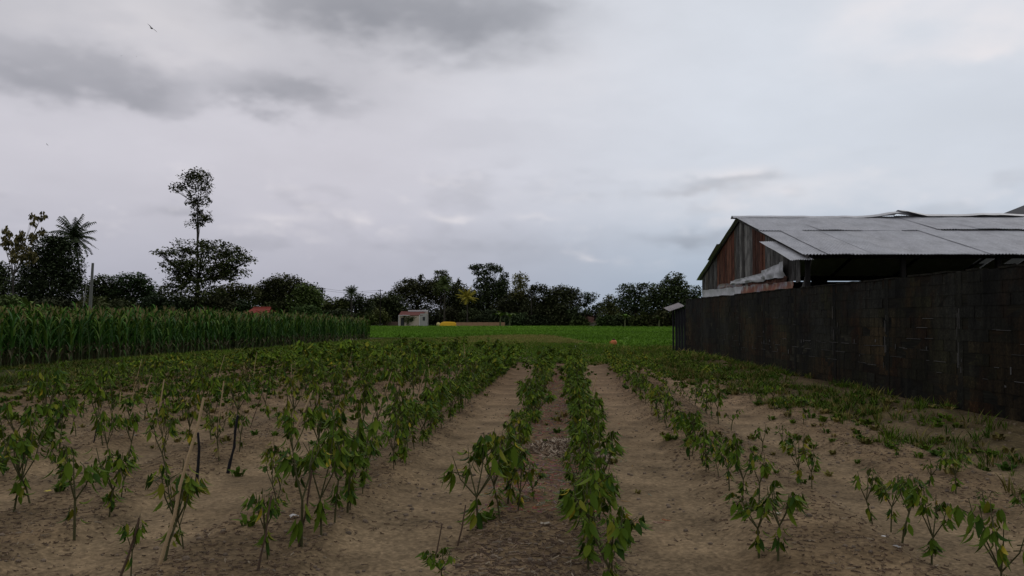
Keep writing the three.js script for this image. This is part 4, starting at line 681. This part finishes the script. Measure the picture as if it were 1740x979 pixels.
function frond(b, r, p0, az, up, len, droop, col, wide = 0.5) {
  const n = 16; let p = p0.clone(), e = up; const pts = [p.clone()];
  for (let k = 0; k < n; k++) { p = p.clone().add(V(Math.cos(az) * Math.cos(e), Math.sin(e), Math.sin(az) * Math.cos(e)).multiplyScalar(len / n)); e -= droop / n * (0.5 + k / n); pts.push(p); }
  for (let k = 1; k < n; k++) { const t = k / n, w = wide * Math.pow(Math.sin(Math.PI * (0.1 + 0.86 * t)), 0.6), sx = -Math.sin(az), sz = Math.cos(az); for (const s of [-1, 1]) { const q = pts[k], q2 = pts[k + 1] || pts[k], dn = w * r.range(0.35, 0.8), kk = r.range(0.8, 1.2), c = [col[0] * kk, col[1] * kk, col[2] * kk], fwd = q2.clone().sub(q); const i0 = b.v(q.x, q.y, q.z, c), i1 = b.v(q.x + fwd.x * 0.95, q.y + fwd.y * 0.95, q.z + fwd.z * 0.95, c), i2 = b.v(q.x + sx * s * w + fwd.x * 1.6, q.y - dn, q.z + sz * s * w + fwd.z * 1.6, c); b.tri(i0, i1, i2); } }
  b.tube(pts, pts.map((_, k) => 0.045 * (1 - k / (n + 1))), 3, [col[0], col[1], col[2]]);
}
function palm(label, d, bx, tx, ty, frondPx, nF, col, o = {}) {
  const r = rng(treeSeed++), base = at(bx, 540, d); base.y = 0; const t = thing('palm_tree', label, 'palm tree', [base.x, 0, base.z]), top = at(tx, ty, d).sub(t.position), tr = new MB(), R = o.trunk ?? 0.17;
  tr.tube([V(0, -0.3, 0), V(top.x * 0.15, top.y * 0.35, 0), V(top.x * 0.55, top.y * 0.7, 0), top], [R * 1.4, R, R * 0.9, R * 0.75], 8); mesh('trunk', tr.geo(), paleBark, t);
  const cr = new MB(), len = frondPx * d / F; for (let k = 0; k < nF; k++) { const a = k * 2.4 + r.gauss() * 0.3, up = mix(1.4, o.low ?? -0.45, k / nF) + r.gauss() * 0.12; frond(cr, r, top, a, up, len * r.range(0.85, 1.1), r.range(0.4, 1.0), GREEN[col], o.wide ?? 0.5); }
  mesh('crown', cr.geo(), crownMat, t); return t;
}
function banana(label, d, px, topY, n, col = 'banana') {
  const r = rng(treeSeed++), base = at(px, 540, d); base.y = 0; const t = thing('banana_plant', label, 'banana plant', [base.x, 0, base.z]), H = at(px, topY, d).y, st = new MB(); st.tube([V(0, -0.2, 0), V(0, H * 0.3, 0), V(0.05, H * 0.55, 0)], [0.16, 0.13, 0.08], 7); mesh('stem', st.geo(), std(0.1, 0.11, 0.05), t);
  for (let k = 0; k < n; k++) { const a = k * 2.4 + r(), b = new MB(); let p = V(0.05, H * 0.52, 0), e = r.range(0.9, 1.4), pl = null; const L = H * r.range(0.5, 0.65); for (let s = 0; s <= 6; s++) { const w = 0.33 * Math.sin(Math.PI * (0.08 + 0.9 * s / 6)), sx = -Math.sin(a) * w, sz = Math.cos(a) * w, c = [1, 1, 1], m = b.v(p.x, p.y - 0.06, p.z, c), l = b.v(p.x + sx, p.y, p.z + sz, c), q = b.v(p.x - sx, p.y, p.z - sz, c); if (pl) { b.quad(pl[0], l, m, pl[1]); b.quad(pl[1], m, q, pl[2]); } pl = [l, m, q]; p = p.clone().add(V(Math.cos(a) * Math.cos(e), Math.sin(e), Math.sin(a) * Math.cos(e)).multiplyScalar(L / 6)); e -= 0.32; } mesh('leaf', b.geo(), std(...GREEN[col].map((x) => x * r.range(0.8, 1.15)), 0.5), t); }
}

// the wood that closes the view behind all of them, one mass
{
  const r = rng(9191), b = new MB();
  for (let px = -60; px < 1330; px += 13) {
    const d = px < 600 ? 175 + r.range(-6, 6) : 186 + r.range(-8, 8), m = d / F, topY = 507 + (px > 560 ? 13 : 0) + 9 * fbm(px * 0.03, 1, 5, 3) * 2 - (px < 560 ? 8 : 0) + (px > 1010 && px < 1030 ? 10 : 0) + (px > 1200 ? 14 : 0), H = Math.max(2.5, at(px, topY, d).y), p = at(px, 540, d);
    leafCloud(b, r, V(p.x, H * 0.5, p.z), 15 * m, H * 0.52, 2.6, 0.62, GREEN.deep, { cover: 2.6, clumps: 1.5 });
  }
  const t = mesh('far_woodland', b.geo(), crownMat, scene, true); tag(t, 'dark belt of distant woodland closing the view behind all the trees', 'woodland', null, 'stuff');
}
// far left clump
tree('mango_tree', 'big round dark tree, biggest crown at the far left, behind the maize', 120, 88, 500, [[88, 430, 34, 30], [62, 455, 32, 34], [112, 455, 30, 36], [85, 480, 55, 36], [50, 490, 30, 28], [120, 490, 22, 26], [95, 412, 24, 14]], { col: 'deep', trunk: 0.45, cover: 3.2 });
tree('teak_tree', 'sparse tall tree with hanging pale leaf clusters at the left edge', 112, 22, 470, [[12, 398, 8, 18], [8, 415, 6, 8], [35, 398, 8, 9], [30, 415, 15, 13], [55, 372, 7, 12], [72, 366, 6, 7], [70, 392, 6, 7], [56, 402, 9, 9], [42, 432, 18, 16], [20, 432, 6, 14]], { col: 'olive', leaf: 0.5, hang: true, cover: 1.7, trunk: 0.16, limbs: 2, pale: true });
palm('dark coconut palm with wide stiff fronds beside the big round tree', 124, 142, 126, 402, 40, 40, 'deep', { wide: 0.8, low: -1.1 });
tree('low_tree', 'low dark tree at the very left edge behind the maize', 125, 4, 500, [[2, 465, 16, 20], [-15, 480, 30, 30], [10, 495, 20, 24]], { col: 'dark', cover: 3 });
banana('light banana plant under the big round tree at far left', 105, 45, 494, 8); banana('small banana plant right of the big round tree', 112, 126, 503, 6, 'olive');
tree('layered_tree', 'flat-topped tree right of the grey pole, first of the low row', 135, 178, 505, [[178, 480, 28, 13], [165, 495, 24, 18], [190, 500, 26, 20]], { cover: 3, flat: 0.7 });
tree('layered_tree', 'broad low tree between the grey pole and the umbrella tree', 135, 225, 505, [[222, 474, 30, 11], [240, 485, 24, 14], [215, 496, 34, 22], [250, 500, 16, 18]], { cover: 3, flat: 0.7 });
// umbrella tree and the tall tree that rises through it
tree('tall_tree', 'very tall slim tree with a small high crown above the umbrella tree', 128, 337, 348, [[328, 302, 28, 13], [316, 320, 22, 9], [346, 318, 17, 20], [328, 338, 14, 13], [345, 342, 14, 10], [338, 296, 22, 9], [342, 368, 20, 10], [328, 380, 16, 8], [350, 372, 13, 7], [334, 358, 9, 14], [300, 322, 13, 4]], { cover: 1.3, leaf: 0.4, fill: 0.22, trunk: 0.17, fx: 336, limbs: 4, pale: true, clumpR: 0.34 });
tree('umbrella_tree', 'wide layered umbrella tree at left with flat spreading branches', 122, 336, 480, [[345, 415, 52, 8], [300, 428, 40, 8], [385, 428, 44, 11], [272, 430, 16, 4], [345, 434, 60, 14], [405, 442, 30, 10], [345, 455, 56, 16], [300, 458, 30, 12], [385, 462, 36, 14], [310, 447, 36, 9], [395, 455, 22, 8], [370, 470, 34, 10], [318, 475, 36, 14], [425, 441, 12, 5], [300, 492, 30, 20], [340, 495, 36, 24]], { cover: 1.7, fill: 0.3, flat: 0.4, trunk: 0.4, limbs: 4, clumpR: 0.24 });
tree('low_tree', 'small rounded tree right of the umbrella tree', 135, 398, 515, [[398, 495, 26, 14], [380, 505, 22, 18], [420, 500, 22, 16]], { cover: 3 });
tree('round_tree', 'rounded broad tree left of the gap in the tree line', 140, 480, 515, [[482, 482, 30, 16], [462, 490, 26, 16], [500, 492, 26, 18], [480, 504, 44, 20], [448, 504, 20, 18]], { cover: 3, trunk: 0.35 });
tree('round_tree', 'dome-shaped lighter tree at the right end of the left tree line', 138, 524, 520, [[522, 496, 24, 14], [535, 506, 16, 14], [515, 512, 30, 16]], { cover: 3, col: 'mid' });
tree('low_tree', 'very low bush-like tree under the wires', 145, 567, 530, [[567, 518, 20, 13], [580, 522, 16, 14], [555, 524, 14, 10]], { cover: 3, col: 'mid' });
palm('small dark palm standing over the low trees under the wires', 142, 597, 597, 496, 14, 20, 'dark', { wide: 0.6 });
tree('round_tree', 'small dark rounded tree under the little palm', 146, 603, 525, [[603, 512, 24, 13], [590, 522, 16, 14], [618, 522, 18, 14]], { cover: 3, col: 'deep' });
tree('round_tree', 'rounded tree just left of the white house', 166, 655, 525, [[655, 510, 28, 13], [640, 520, 22, 16], [670, 522, 22, 18], [655, 530, 30, 18]], { cover: 3 });
tree('broad_tree', 'broad tree with feathery top directly behind the white house', 172, 708, 520, [[700, 488, 32, 13], [725, 490, 28, 14], [690, 500, 28, 16], [715, 472, 6, 6], [740, 498, 22, 18], [712, 512, 46, 24], [695, 478, 12, 5], [738, 482, 18, 8]], { cover: 2.8, trunk: 0.4, flat: 0.8 });
tree('slim_tree', 'thin wispy-topped tree right of the white house', 165, 750, 490, [[750, 472, 12, 12], [758, 480, 10, 14], [742, 463, 5, 4], [754, 462, 8, 4], [748, 490, 14, 12]], { cover: 1.8, trunk: 0.18, leaf: 0.36, limbs: 4, col: 'mid' });
palm('coconut palm with a long bare pale trunk right of the white house', 158, 755, 756, 482, 17, 26, 'mid', { wide: 0.7, trunk: 0.15, low: -0.9 });
tree('broad_tree', 'dark tree between the bare-trunked palm and the tiered tree', 170, 780, 520, [[778, 492, 18, 12], [772, 505, 24, 20], [790, 512, 22, 22], [779, 479, 4, 6], [765, 520, 20, 20]], { cover: 3 });
palm('yellowing palm in front of the dark trees right of the house', 157, 794, 794, 505, 21, 20, 'gold', { wide: 0.55, trunk: 0.12, low: -0.6 });
tree('tiered_tree', 'tall tiered umbrella tree in the middle of the tree line', 168, 830, 510, [[826, 453, 28, 5], [806, 455, 11, 4], [845, 458, 12, 5], [822, 464, 20, 5], [824, 475, 18, 6], [832, 484, 28, 8], [826, 498, 38, 14], [840, 515, 36, 20], [812, 520, 24, 20]], { cover: 3.4, flat: 0.5, trunk: 0.4, clumpR: 0.24 });
tree('slim_tree', 'narrow dark tree just right of the tiered tree', 166, 856, 500, [[856, 472, 9, 10], [855, 486, 12, 14], [852, 500, 14, 16]], { cover: 2.5, leaf: 0.4 });
tree('pale_tree', 'pale green domed tree standing out of the dark tree line', 162, 884, 500, [[884, 473, 14, 10], [884, 486, 14, 12], [880, 500, 14, 12]], { cover: 2.4, col: 'light', trunk: 0.22 });
tree('broad_tree', 'dark mass of leaves below the pale domed tree', 164, 880, 530, [[875, 512, 22, 16], [895, 510, 20, 18], [885, 530, 30, 20], [855, 528, 22, 20]], { cover: 3.2, col: 'deep' });
tree('umbrella_tree', 'small umbrella tree on a thin pale trunk right of the domed tree', 158, 903, 500, [[915, 487, 15, 6], [908, 494, 14, 6], [922, 494, 9, 6]], { cover: 2.4, flat: 0.6, trunk: 0.14, pale: true });
tree('round_tree', 'large rounded dark tree at the centre of the picture', 160, 955, 525, [[957, 496, 18, 11], [940, 502, 20, 14], [972, 502, 16, 13], [955, 515, 34, 20], [925, 518, 22, 20], [945, 532, 40, 20], [905, 530, 22, 22]], { cover: 3.2, trunk: 0.4, col: 'deep' });
tree('umbrella_tree', 'small leaning umbrella tree right of the large dark tree', 160, 986, 525, [[1002, 503, 16, 6], [1000, 511, 12, 6], [990, 516, 9, 7]], { cover: 2.6, flat: 0.6, trunk: 0.16, fx: 995 });
tree('low_tree', 'low leafy tree beside the red-tiled hut', 156, 1012, 532, [[1015, 521, 10, 6], [1006, 528, 14, 8], [980, 536, 18, 14]], { cover: 2.6 });
tree('feathery_tree', 'thin feathery tree in the gap before the right trees', 152, 1036, 530, [[1036, 508, 9, 8], [1030, 518, 12, 9], [1044, 520, 10, 12], [1038, 532, 20, 14]], { cover: 1.8, leaf: 0.34, col: 'mid' });
tree('umbrella_tree', 'broad layered tree left of the tallest tree by the barn', 146, 1080, 520, [[1078, 486, 26, 5], [1100, 484, 14, 4], [1066, 494, 22, 6], [1090, 494, 30, 7], [1080, 506, 34, 10], [1060, 512, 20, 12], [1095, 516, 28, 16]], { cover: 2.1, flat: 0.5, trunk: 0.3, clumpR: 0.24 });
tree('round_tree', 'tallest rounded tree just left of the barn', 142, 1145, 520, [[1148, 474, 16, 11], [1140, 487, 24, 13], [1160, 492, 18, 14], [1125, 496, 22, 12], [1142, 508, 38, 20], [1115, 515, 26, 18], [1165, 515, 22, 22]], { cover: 2.8, trunk: 0.4 });
tree('slim_tree', 'slim tree right beside the barn gable', 140, 1186, 515, [[1185, 494, 8, 10], [1182, 508, 12, 12], [1188, 522, 14, 14]], { cover: 2.2 });
banana('banana plant with bright upright leaves before the central trees', 150, 850, 523, 9); banana('second banana plant right of the bright one', 151, 866, 526, 7); banana('banana plant under the layered tree near the barn', 140, 1062, 528, 8); banana('small banana plant left of the lean-to', 138, 1120, 532, 7, 'olive');
// bushes along the far edge of the paddy and behind the maize
[[640, 538, 22, 14, 158, 'mid', 'low bush left of the white house'], [740, 541, 16, 13, 161, 'deep', 'dark bush right of the white house wall'], [765, 538, 22, 15, 164, 'deep', 'dark bush behind the yellow cover'], [800, 538, 24, 14, 163, 'dark', 'shaded bush behind the tan bank'], [835, 540, 26, 14, 160, 'deep', 'dark bush at the middle of the tan bank'], [880, 544, 24, 12, 158, 'dark', 'bush under the pale domed tree'],
  [915, 545, 24, 12, 157, 'deep', 'dark undergrowth bush under the small umbrella tree'], [955, 546, 26, 11, 157, 'dark', 'dark bush under the large central tree'], [985, 547, 16, 9, 155, 'mid', 'bush left of the red-tiled hut'], [1030, 545, 18, 11, 150, 'mid', 'bush right of the red-tiled hut'], [1060, 543, 20, 13, 146, 'dark', 'bush under the layered tree by the barn'], [1095, 542, 24, 14, 143, 'mid', 'bush between layered tree and tallest right tree'], [1130, 540, 24, 16, 140, 'dark', 'dark bush left of the lean-to roof'],
  [1160, 535, 18, 18, 138, 'dark', 'bush behind the lean-to'], [160, 520, 26, 16, 118, 'olive', 'dull bush beside the grey pole'], [205, 522, 28, 14, 124, 'dark', 'dark bush under the broad low tree'], [262, 518, 26, 18, 124, 'deep', 'dark bush left of the umbrella tree trunk'], [305, 520, 26, 16, 118, 'deep', 'dark bush in front of the umbrella tree'], [372, 518, 28, 16, 120, 'deep', 'dark bush right of the umbrella tree trunk'], [412, 522, 22, 12, 124, 'dark', 'bush left of the red tiled roof'],
  [470, 524, 30, 12, 138, 'dark', 'dark bush behind the red tiled roof'], [520, 528, 26, 10, 134, 'mid', 'green bush under the dome-shaped tree'], [572, 534, 30, 9, 142, 'dark', 'bush behind the far corner of the maize'], [618, 538, 20, 10, 152, 'mid', 'low bush past the end of the maize'], [20, 515, 30, 14, 108, 'mid', 'green bush at the far left behind the maize'], [85, 518, 40, 12, 108, 'deep', 'dark bush under the big round tree'],
].forEach(([x, y, rx, ry, d, col, label]) => { tree('bush', label, d, x, 541, [[x, y, rx * 0.8, ry], [x - rx * 0.5, y + ry * 0.35, rx * 0.6, ry * 0.75], [x + rx * 0.5, y + ry * 0.3, rx * 0.6, ry * 0.75]], { col, cover: 3.2, trunk: 0.08, category: 'bush', limbs: 1 }); });

// ---------------------------------------------------------------- far houses and other things by the trees
{
  const d = 157, m = d / F, p = at(703, 552, d); p.y = 0.0; const h = thing('white_house', 'small white house with red lean-to roof before the trees', 'house', [p.x, 0, p.z]);
  const wm = std(0.55, 0.45, 0.37, 0.9), wm2 = std(0.36, 0.34, 0.33, 0.9), red = std(0.15, 0.055, 0.045, 0.85), white = std(0.62, 0.58, 0.58, 0.8), dk = std(0.05, 0.05, 0.055, 0.8), b = (name, x, y, z, w, hh, dd, mat, rot) => { const q = new MB(); q.box(x, y, z, w, hh, dd, [1, 1, 1], rot); return mesh(name, q.geo(), mat, h); };
  b('wall', -0.6, 1.0, 0, 4.0, 2.0, 3.4, wm); b('side_wall', 2.03, 1.2, 0.1, 1.24, 2.4, 3.4, wm2);
  b('parapet', 0.7, 2.95, -1.3, 3.9, 0.28, 0.24, white); b('upper_wall', 0.7, 2.3, -1.45, 3.8, 1.1, 0.2, wm);
  b('roof', -0.35, 2.42, 0.1, 4.6, 0.1, 3.5, red, new THREE.Euler(0.22, 0, 0)); b('fascia', -1.6, 2.06, 1.86, 2.1, 0.13, 0.08, white);
  b('doorway', -1.95, 0.85, 1.71, 0.7, 1.5, 0.06, dk); b('window', -0.2, 1.25, 1.71, 0.6, 0.6, 0.05, dk); b('window', 2.15, 1.4, 1.81, 0.45, 0.7, 0.05, dk);
  for (const x of [-2.62, 1.3]) b('pillar', x, 1.05, 1.82, 0.16, 2.1, 0.14, white);
  const r = rng(71), vn = new MB(), t = thing('climbing_plant', 'leafy climber growing over the front of the white house', 'climbing plant', [p.x - 0.6, 0, p.z + 2.15]); for (const [x, y, rx, ry] of [[-0.2, 1.7, 0.8, 0.35], [-0.6, 1.2, 0.5, 0.4], [0.7, 1.6, 0.6, 0.3], [0.3, 1.2, 0.5, 0.4], [-1.1, 1.75, 0.5, 0.25], [-0.2, 0.6, 0.3, 0.5]]) leafCloud(vn, r, V(x, y, 0), rx, ry, 0.25, 0.22, GREEN.mid, { cover: 1.3 }); const st = new MB(); st.tube([V(-0.2, -0.05, 0), V(-0.25, 0.7, 0), V(-0.2, 1.6, 0)], [0.05, 0.04, 0.02], 5); mesh('foliage', vn.geo(), crownMat, t); mesh('stem', st.geo(), barkMat, t);
}
function tileRoof(name, label, px, ridgeY, eaveY, wpx, d, col) {
  const m = d / F, p = at(px, 540, d), yR = at(px, ridgeY, d).y, yE = at(px, eaveY, d).y, w = wpx * m, h = thing(name, label, 'house', [p.x, 0, p.z]), mt = std(...col, 0.85), r = rng(px), n = 7;
  for (const s of [1, -1]) for (let k = 0; k < n; k++) { const q = new MB(), t0 = k / n, t1 = (k + 1.15) / n, y0 = mix(yR, yE, t0), y1 = mix(yR, yE, t1), z0 = s * 3 * t0, z1 = s * 3 * t1, hip = 0.16; const A = w / 2 - hip * w + hip * w * t0, B = w / 2 - hip * w + hip * w * t1, i = [[-A, y0, z0], [A, y0, z0], [B, y1 + 0.04, z1], [-B, y1 + 0.04, z1]].map((c) => q.v(...c, [1, 1, 1])); q.quad(...i); mesh('tile_course', q.geo(), mt, h); }
  const wl = new MB(); wl.box(0, yE / 2, 0, w * 0.9, yE, 5.2); mesh('wall', wl.geo(), std(0.3, 0.26, 0.22), h); const rd = new MB(); rd.tube([V(-w * 0.34, yR + 0.05, 0), V(w * 0.34, yR + 0.05, 0)], [0.12, 0.12], 6); mesh('ridge', rd.geo(), mt, h);
}
tileRoof('tiled_house', 'house with red tiled roof showing just above the maize', 445, 523.5, 536, 44, 105, [0.26, 0.055, 0.04]);
tileRoof('tiled_hut', 'small hut with faded red tiled roof among the right trees', 1000, 538, 548, 28, 158, [0.19, 0.09, 0.07]);
{ // yellow cover
  const p = at(762, 551, 157); const t = thing('covered_heap', 'low heap under a bright yellow cover right of the white house', 'heap', [p.x, 0, p.z]);
  const b = new MB(), n = 20, q = 10; for (let j = 0; j <= q; j++) for (let i = 0; i <= n; i++) { const u = i / n * 2 - 1, v = j / q * 2 - 1, prof = Math.pow(Math.max(0, 1 - Math.pow(Math.abs(u), 5)), 0.5) * Math.pow(Math.max(0, 1 - v * v), 0.45); b.v(u * 1.75, prof * (0.82 + 0.08 * fbm(u * 2, v * 2, 1, 2)) + 0.02, v * 0.9, [1, 1, 1]); }
  for (let j = 0; j < q; j++) for (let i = 0; i < n; i++) { const a = j * (n + 1) + i; b.quad(a, a + 1, a + n + 2, a + n + 1); } mesh('cover', b.geo(), std(0.62, 0.36, 0.02, 0.6), t);
  const e = new MB(); e.add(new THREE.SphereGeometry(0.42, 10, 8), new THREE.Matrix4().makeTranslation(-1.9, 0.3, 0.5)); mesh('pale_end', e.geo(), std(0.6, 0.5, 0.22, 0.6), t);
  const rope = new MB(); rope.tube([V(-0.9, 0.1, 0.95), V(-0.9, 0.86, 0.1), V(-0.9, 0.1, -0.95)], [0.02, 0.02, 0.02], 4); mesh('rope', rope.geo(), std(0.3, 0.2, 0.03), t);
}
{ // tan bank and low wall segments behind the rice
  const a = at(775, 552, 156), c = at(858, 552, 156); const w = thing('low_wall', 'low tan earth-coloured wall along the back of the rice', 'wall', [a.x, 0, a.z]); const n = 9, L = (c.x - a.x) / n, r = rng(5); for (let k = 0; k < n; k++) { const q = new MB(); q.box(L * (k + 0.5), 0.36, r.gauss() * 0.04, L - 0.03, 0.72 + r.gauss() * 0.04, 0.3); mesh('section', q.geo(), std(0.34, 0.2, 0.12, 0.95), w); }
  const a2 = at(650, 552, 160), c2 = at(680, 552, 160); const w2 = thing('low_wall', 'short grey-brown wall left of the white house', 'wall', [a2.x, 0, a2.z]); for (let k = 0; k < 3; k++) { const q = new MB(), l = (c2.x - a2.x) / 3; q.box(l * (k + 0.5), 0.4, r.gauss() * 0.04, l - 0.03, 0.8, 0.3); mesh('section', q.geo(), std(0.2, 0.14, 0.105, 0.95), w2); }
}
{ // orange container in the grass past the rows
  const [x, z] = groundAt(1043, 588), t = thing('orange_container', 'round orange container with a dark top in grass beyond the rows', 'container', [x, height(x, z), z]);
  const g = new THREE.LatheGeometry([[0, 0], [0.12, 0.01], [0.19, 0.1], [0.215, 0.2], [0.2, 0.3], [0.14, 0.38], [0.08, 0.4]].map((p) => new THREE.Vector2(...p)), 18); t.scale.setScalar(0.85); mesh('body', g, std(0.6, 0.19, 0.075, 0.6), t);
  const c = new THREE.LatheGeometry([[0.1, 0.395], [0.105, 0.43], [0.07, 0.48], [0, 0.49]].map((p) => new THREE.Vector2(...p)), 14); mesh('cap', c, std(0.03, 0.018, 0.012, 0.7), t);
  const hd = new THREE.TorusGeometry(0.07, 0.016, 6, 12); const hm = mesh('handle', hd, std(0.6, 0.17, 0.06, 0.5), t); hm.position.set(-0.2, 0.24, 0);
}
// poles and wires
function pole(label, d, px, topY, rad, mat, lean = 0) { const p = at(px, 540, d), y = at(px, topY, d).y, t = thing('utility_pole', label, 'pole', [p.x, 0, p.z]), b = new MB(); b.tube([V(0, -0.3, 0), V(lean * 0.5, y * 0.5, 0), V(lean, y, 0)], [rad * 1.25, rad, rad * 0.75], 8); mesh('shaft', b.geo(), mat, t); return { t, y, p, lean }; }
pole('grey pole with a dark top rising above the maize at left', 100, 151, 447, 0.2, std(0.13, 0.125, 0.12), 0.35);
pole('thin leaning pale pole beside the grey pole', 101, 136, 482, 0.07, std(0.2, 0.19, 0.17), 0.7);
{
  const A = pole('thin far pole at the left end of the wires', 150, 548, 489, 0.09, barkMat), B = pole('thin far pole at the right end of the wires', 152, 646, 492, 0.09, barkMat);
  for (const P of [A, B]) { const b = new MB(); b.box(0, P.y - 0.2, 0, 1.0, 0.08, 0.08); mesh('crossarm', b.geo(), barkMat, P.t); }
  for (const k of [0, 1]) { const b = new MB(), p0 = V(A.p.x, A.y - 0.1 - k * 0.35, A.p.z), p1 = V(B.p.x, B.y - 0.1 - k * 0.3, B.p.z), pts = []; for (let i = 0; i <= 14; i++) { const q = p0.clone().lerp(p1, i / 14); q.y -= 0.4 * (1 - Math.pow(i / 7 - 1, 2)); pts.push(q); } b.tube(pts, pts.map(() => 0.018), 4); const m = mesh('overhead_wire', b.geo(), std(0.05, 0.05, 0.05), scene, true); tag(m, k ? 'lower thin overhead wire between the two far poles' : 'upper thin overhead wire between the two far poles', 'wire'); }
}
// birds
function bird(label, px, py, d, span, angle, grp) {
  const p = at(px, py, d), t = thing('bird', label, 'bird', [p.x, p.y, p.z], grp), mt = std(0.03, 0.03, 0.035, 0.8), body = new MB();
  const ax = V(Math.cos(angle), Math.sin(angle), 0), fw = V(0.1, 0.15, -1).normalize();
  body.tube([fw.clone().multiplyScalar(-0.16 * span), fw.clone().multiplyScalar(-0.06 * span), fw.clone().multiplyScalar(0.08 * span), fw.clone().multiplyScalar(0.17 * span)], [0.01 * span, 0.06 * span, 0.055 * span, 0.012 * span], 8); mesh('body', body.geo(), mt, t);
  const up = ax.clone().cross(fw).normalize();
  for (const s of [-1, 1]) { const b = new MB(), n = 6; let pl = null; for (let k = 0; k <= n; k++) { const q = k / n, c = ax.clone().multiplyScalar(s * q * span * 0.5).addScaledVector(up, 0.06 * span * Math.sin(q * 2.4)), w = span * 0.1 * (1 - 0.75 * q * q), th = span * 0.012 * (1 - q * 0.6), a = c.clone().addScaledVector(fw, w), e = c.clone().addScaledVector(fw, -w), u = c.clone().addScaledVector(up, th); const r = [a, u, e].map((v) => b.v(v.x, v.y, v.z, [1, 1, 1])); if (pl) { b.quad(pl[0], pl[1], r[1], r[0]); b.quad(pl[1], pl[2], r[2], r[1]); b.quad(pl[2], pl[0], r[0], r[2]); } pl = r; } mesh('wing', b.geo(), mt, t); }
  const tl = new MB(), a0 = fw.clone().multiplyScalar(-0.12 * span), i = [a0, a0.clone().addScaledVector(fw, -0.14 * span).addScaledVector(ax, 0.05 * span), a0.clone().addScaledVector(fw, -0.14 * span).addScaledVector(ax, -0.05 * span)].map((v) => tl.v(v.x, v.y, v.z, [1, 1, 1])); tl.tri(...i); mesh('tail', tl.geo(), mt, t);
}
bird('largest dark bird gliding at the upper left of the sky', 257.5, 48, 45, 0.74, -0.72);
bird('small far bird at left, midway between the big bird and the maize', 80, 246, 90, 0.42, -0.9);
bird('tiny speck of a bird below the big bird, the left one of two', 206, 95, 120, 0.35, 0.1); bird('tiny speck of a bird below the big bird, the right one of two', 232, 96, 120, 0.35, -0.2);

scene.traverse((o) => { if (o.isMesh) { o.castShadow = true; o.receiveShadow = true; } });
renderer.render(scene, camera);
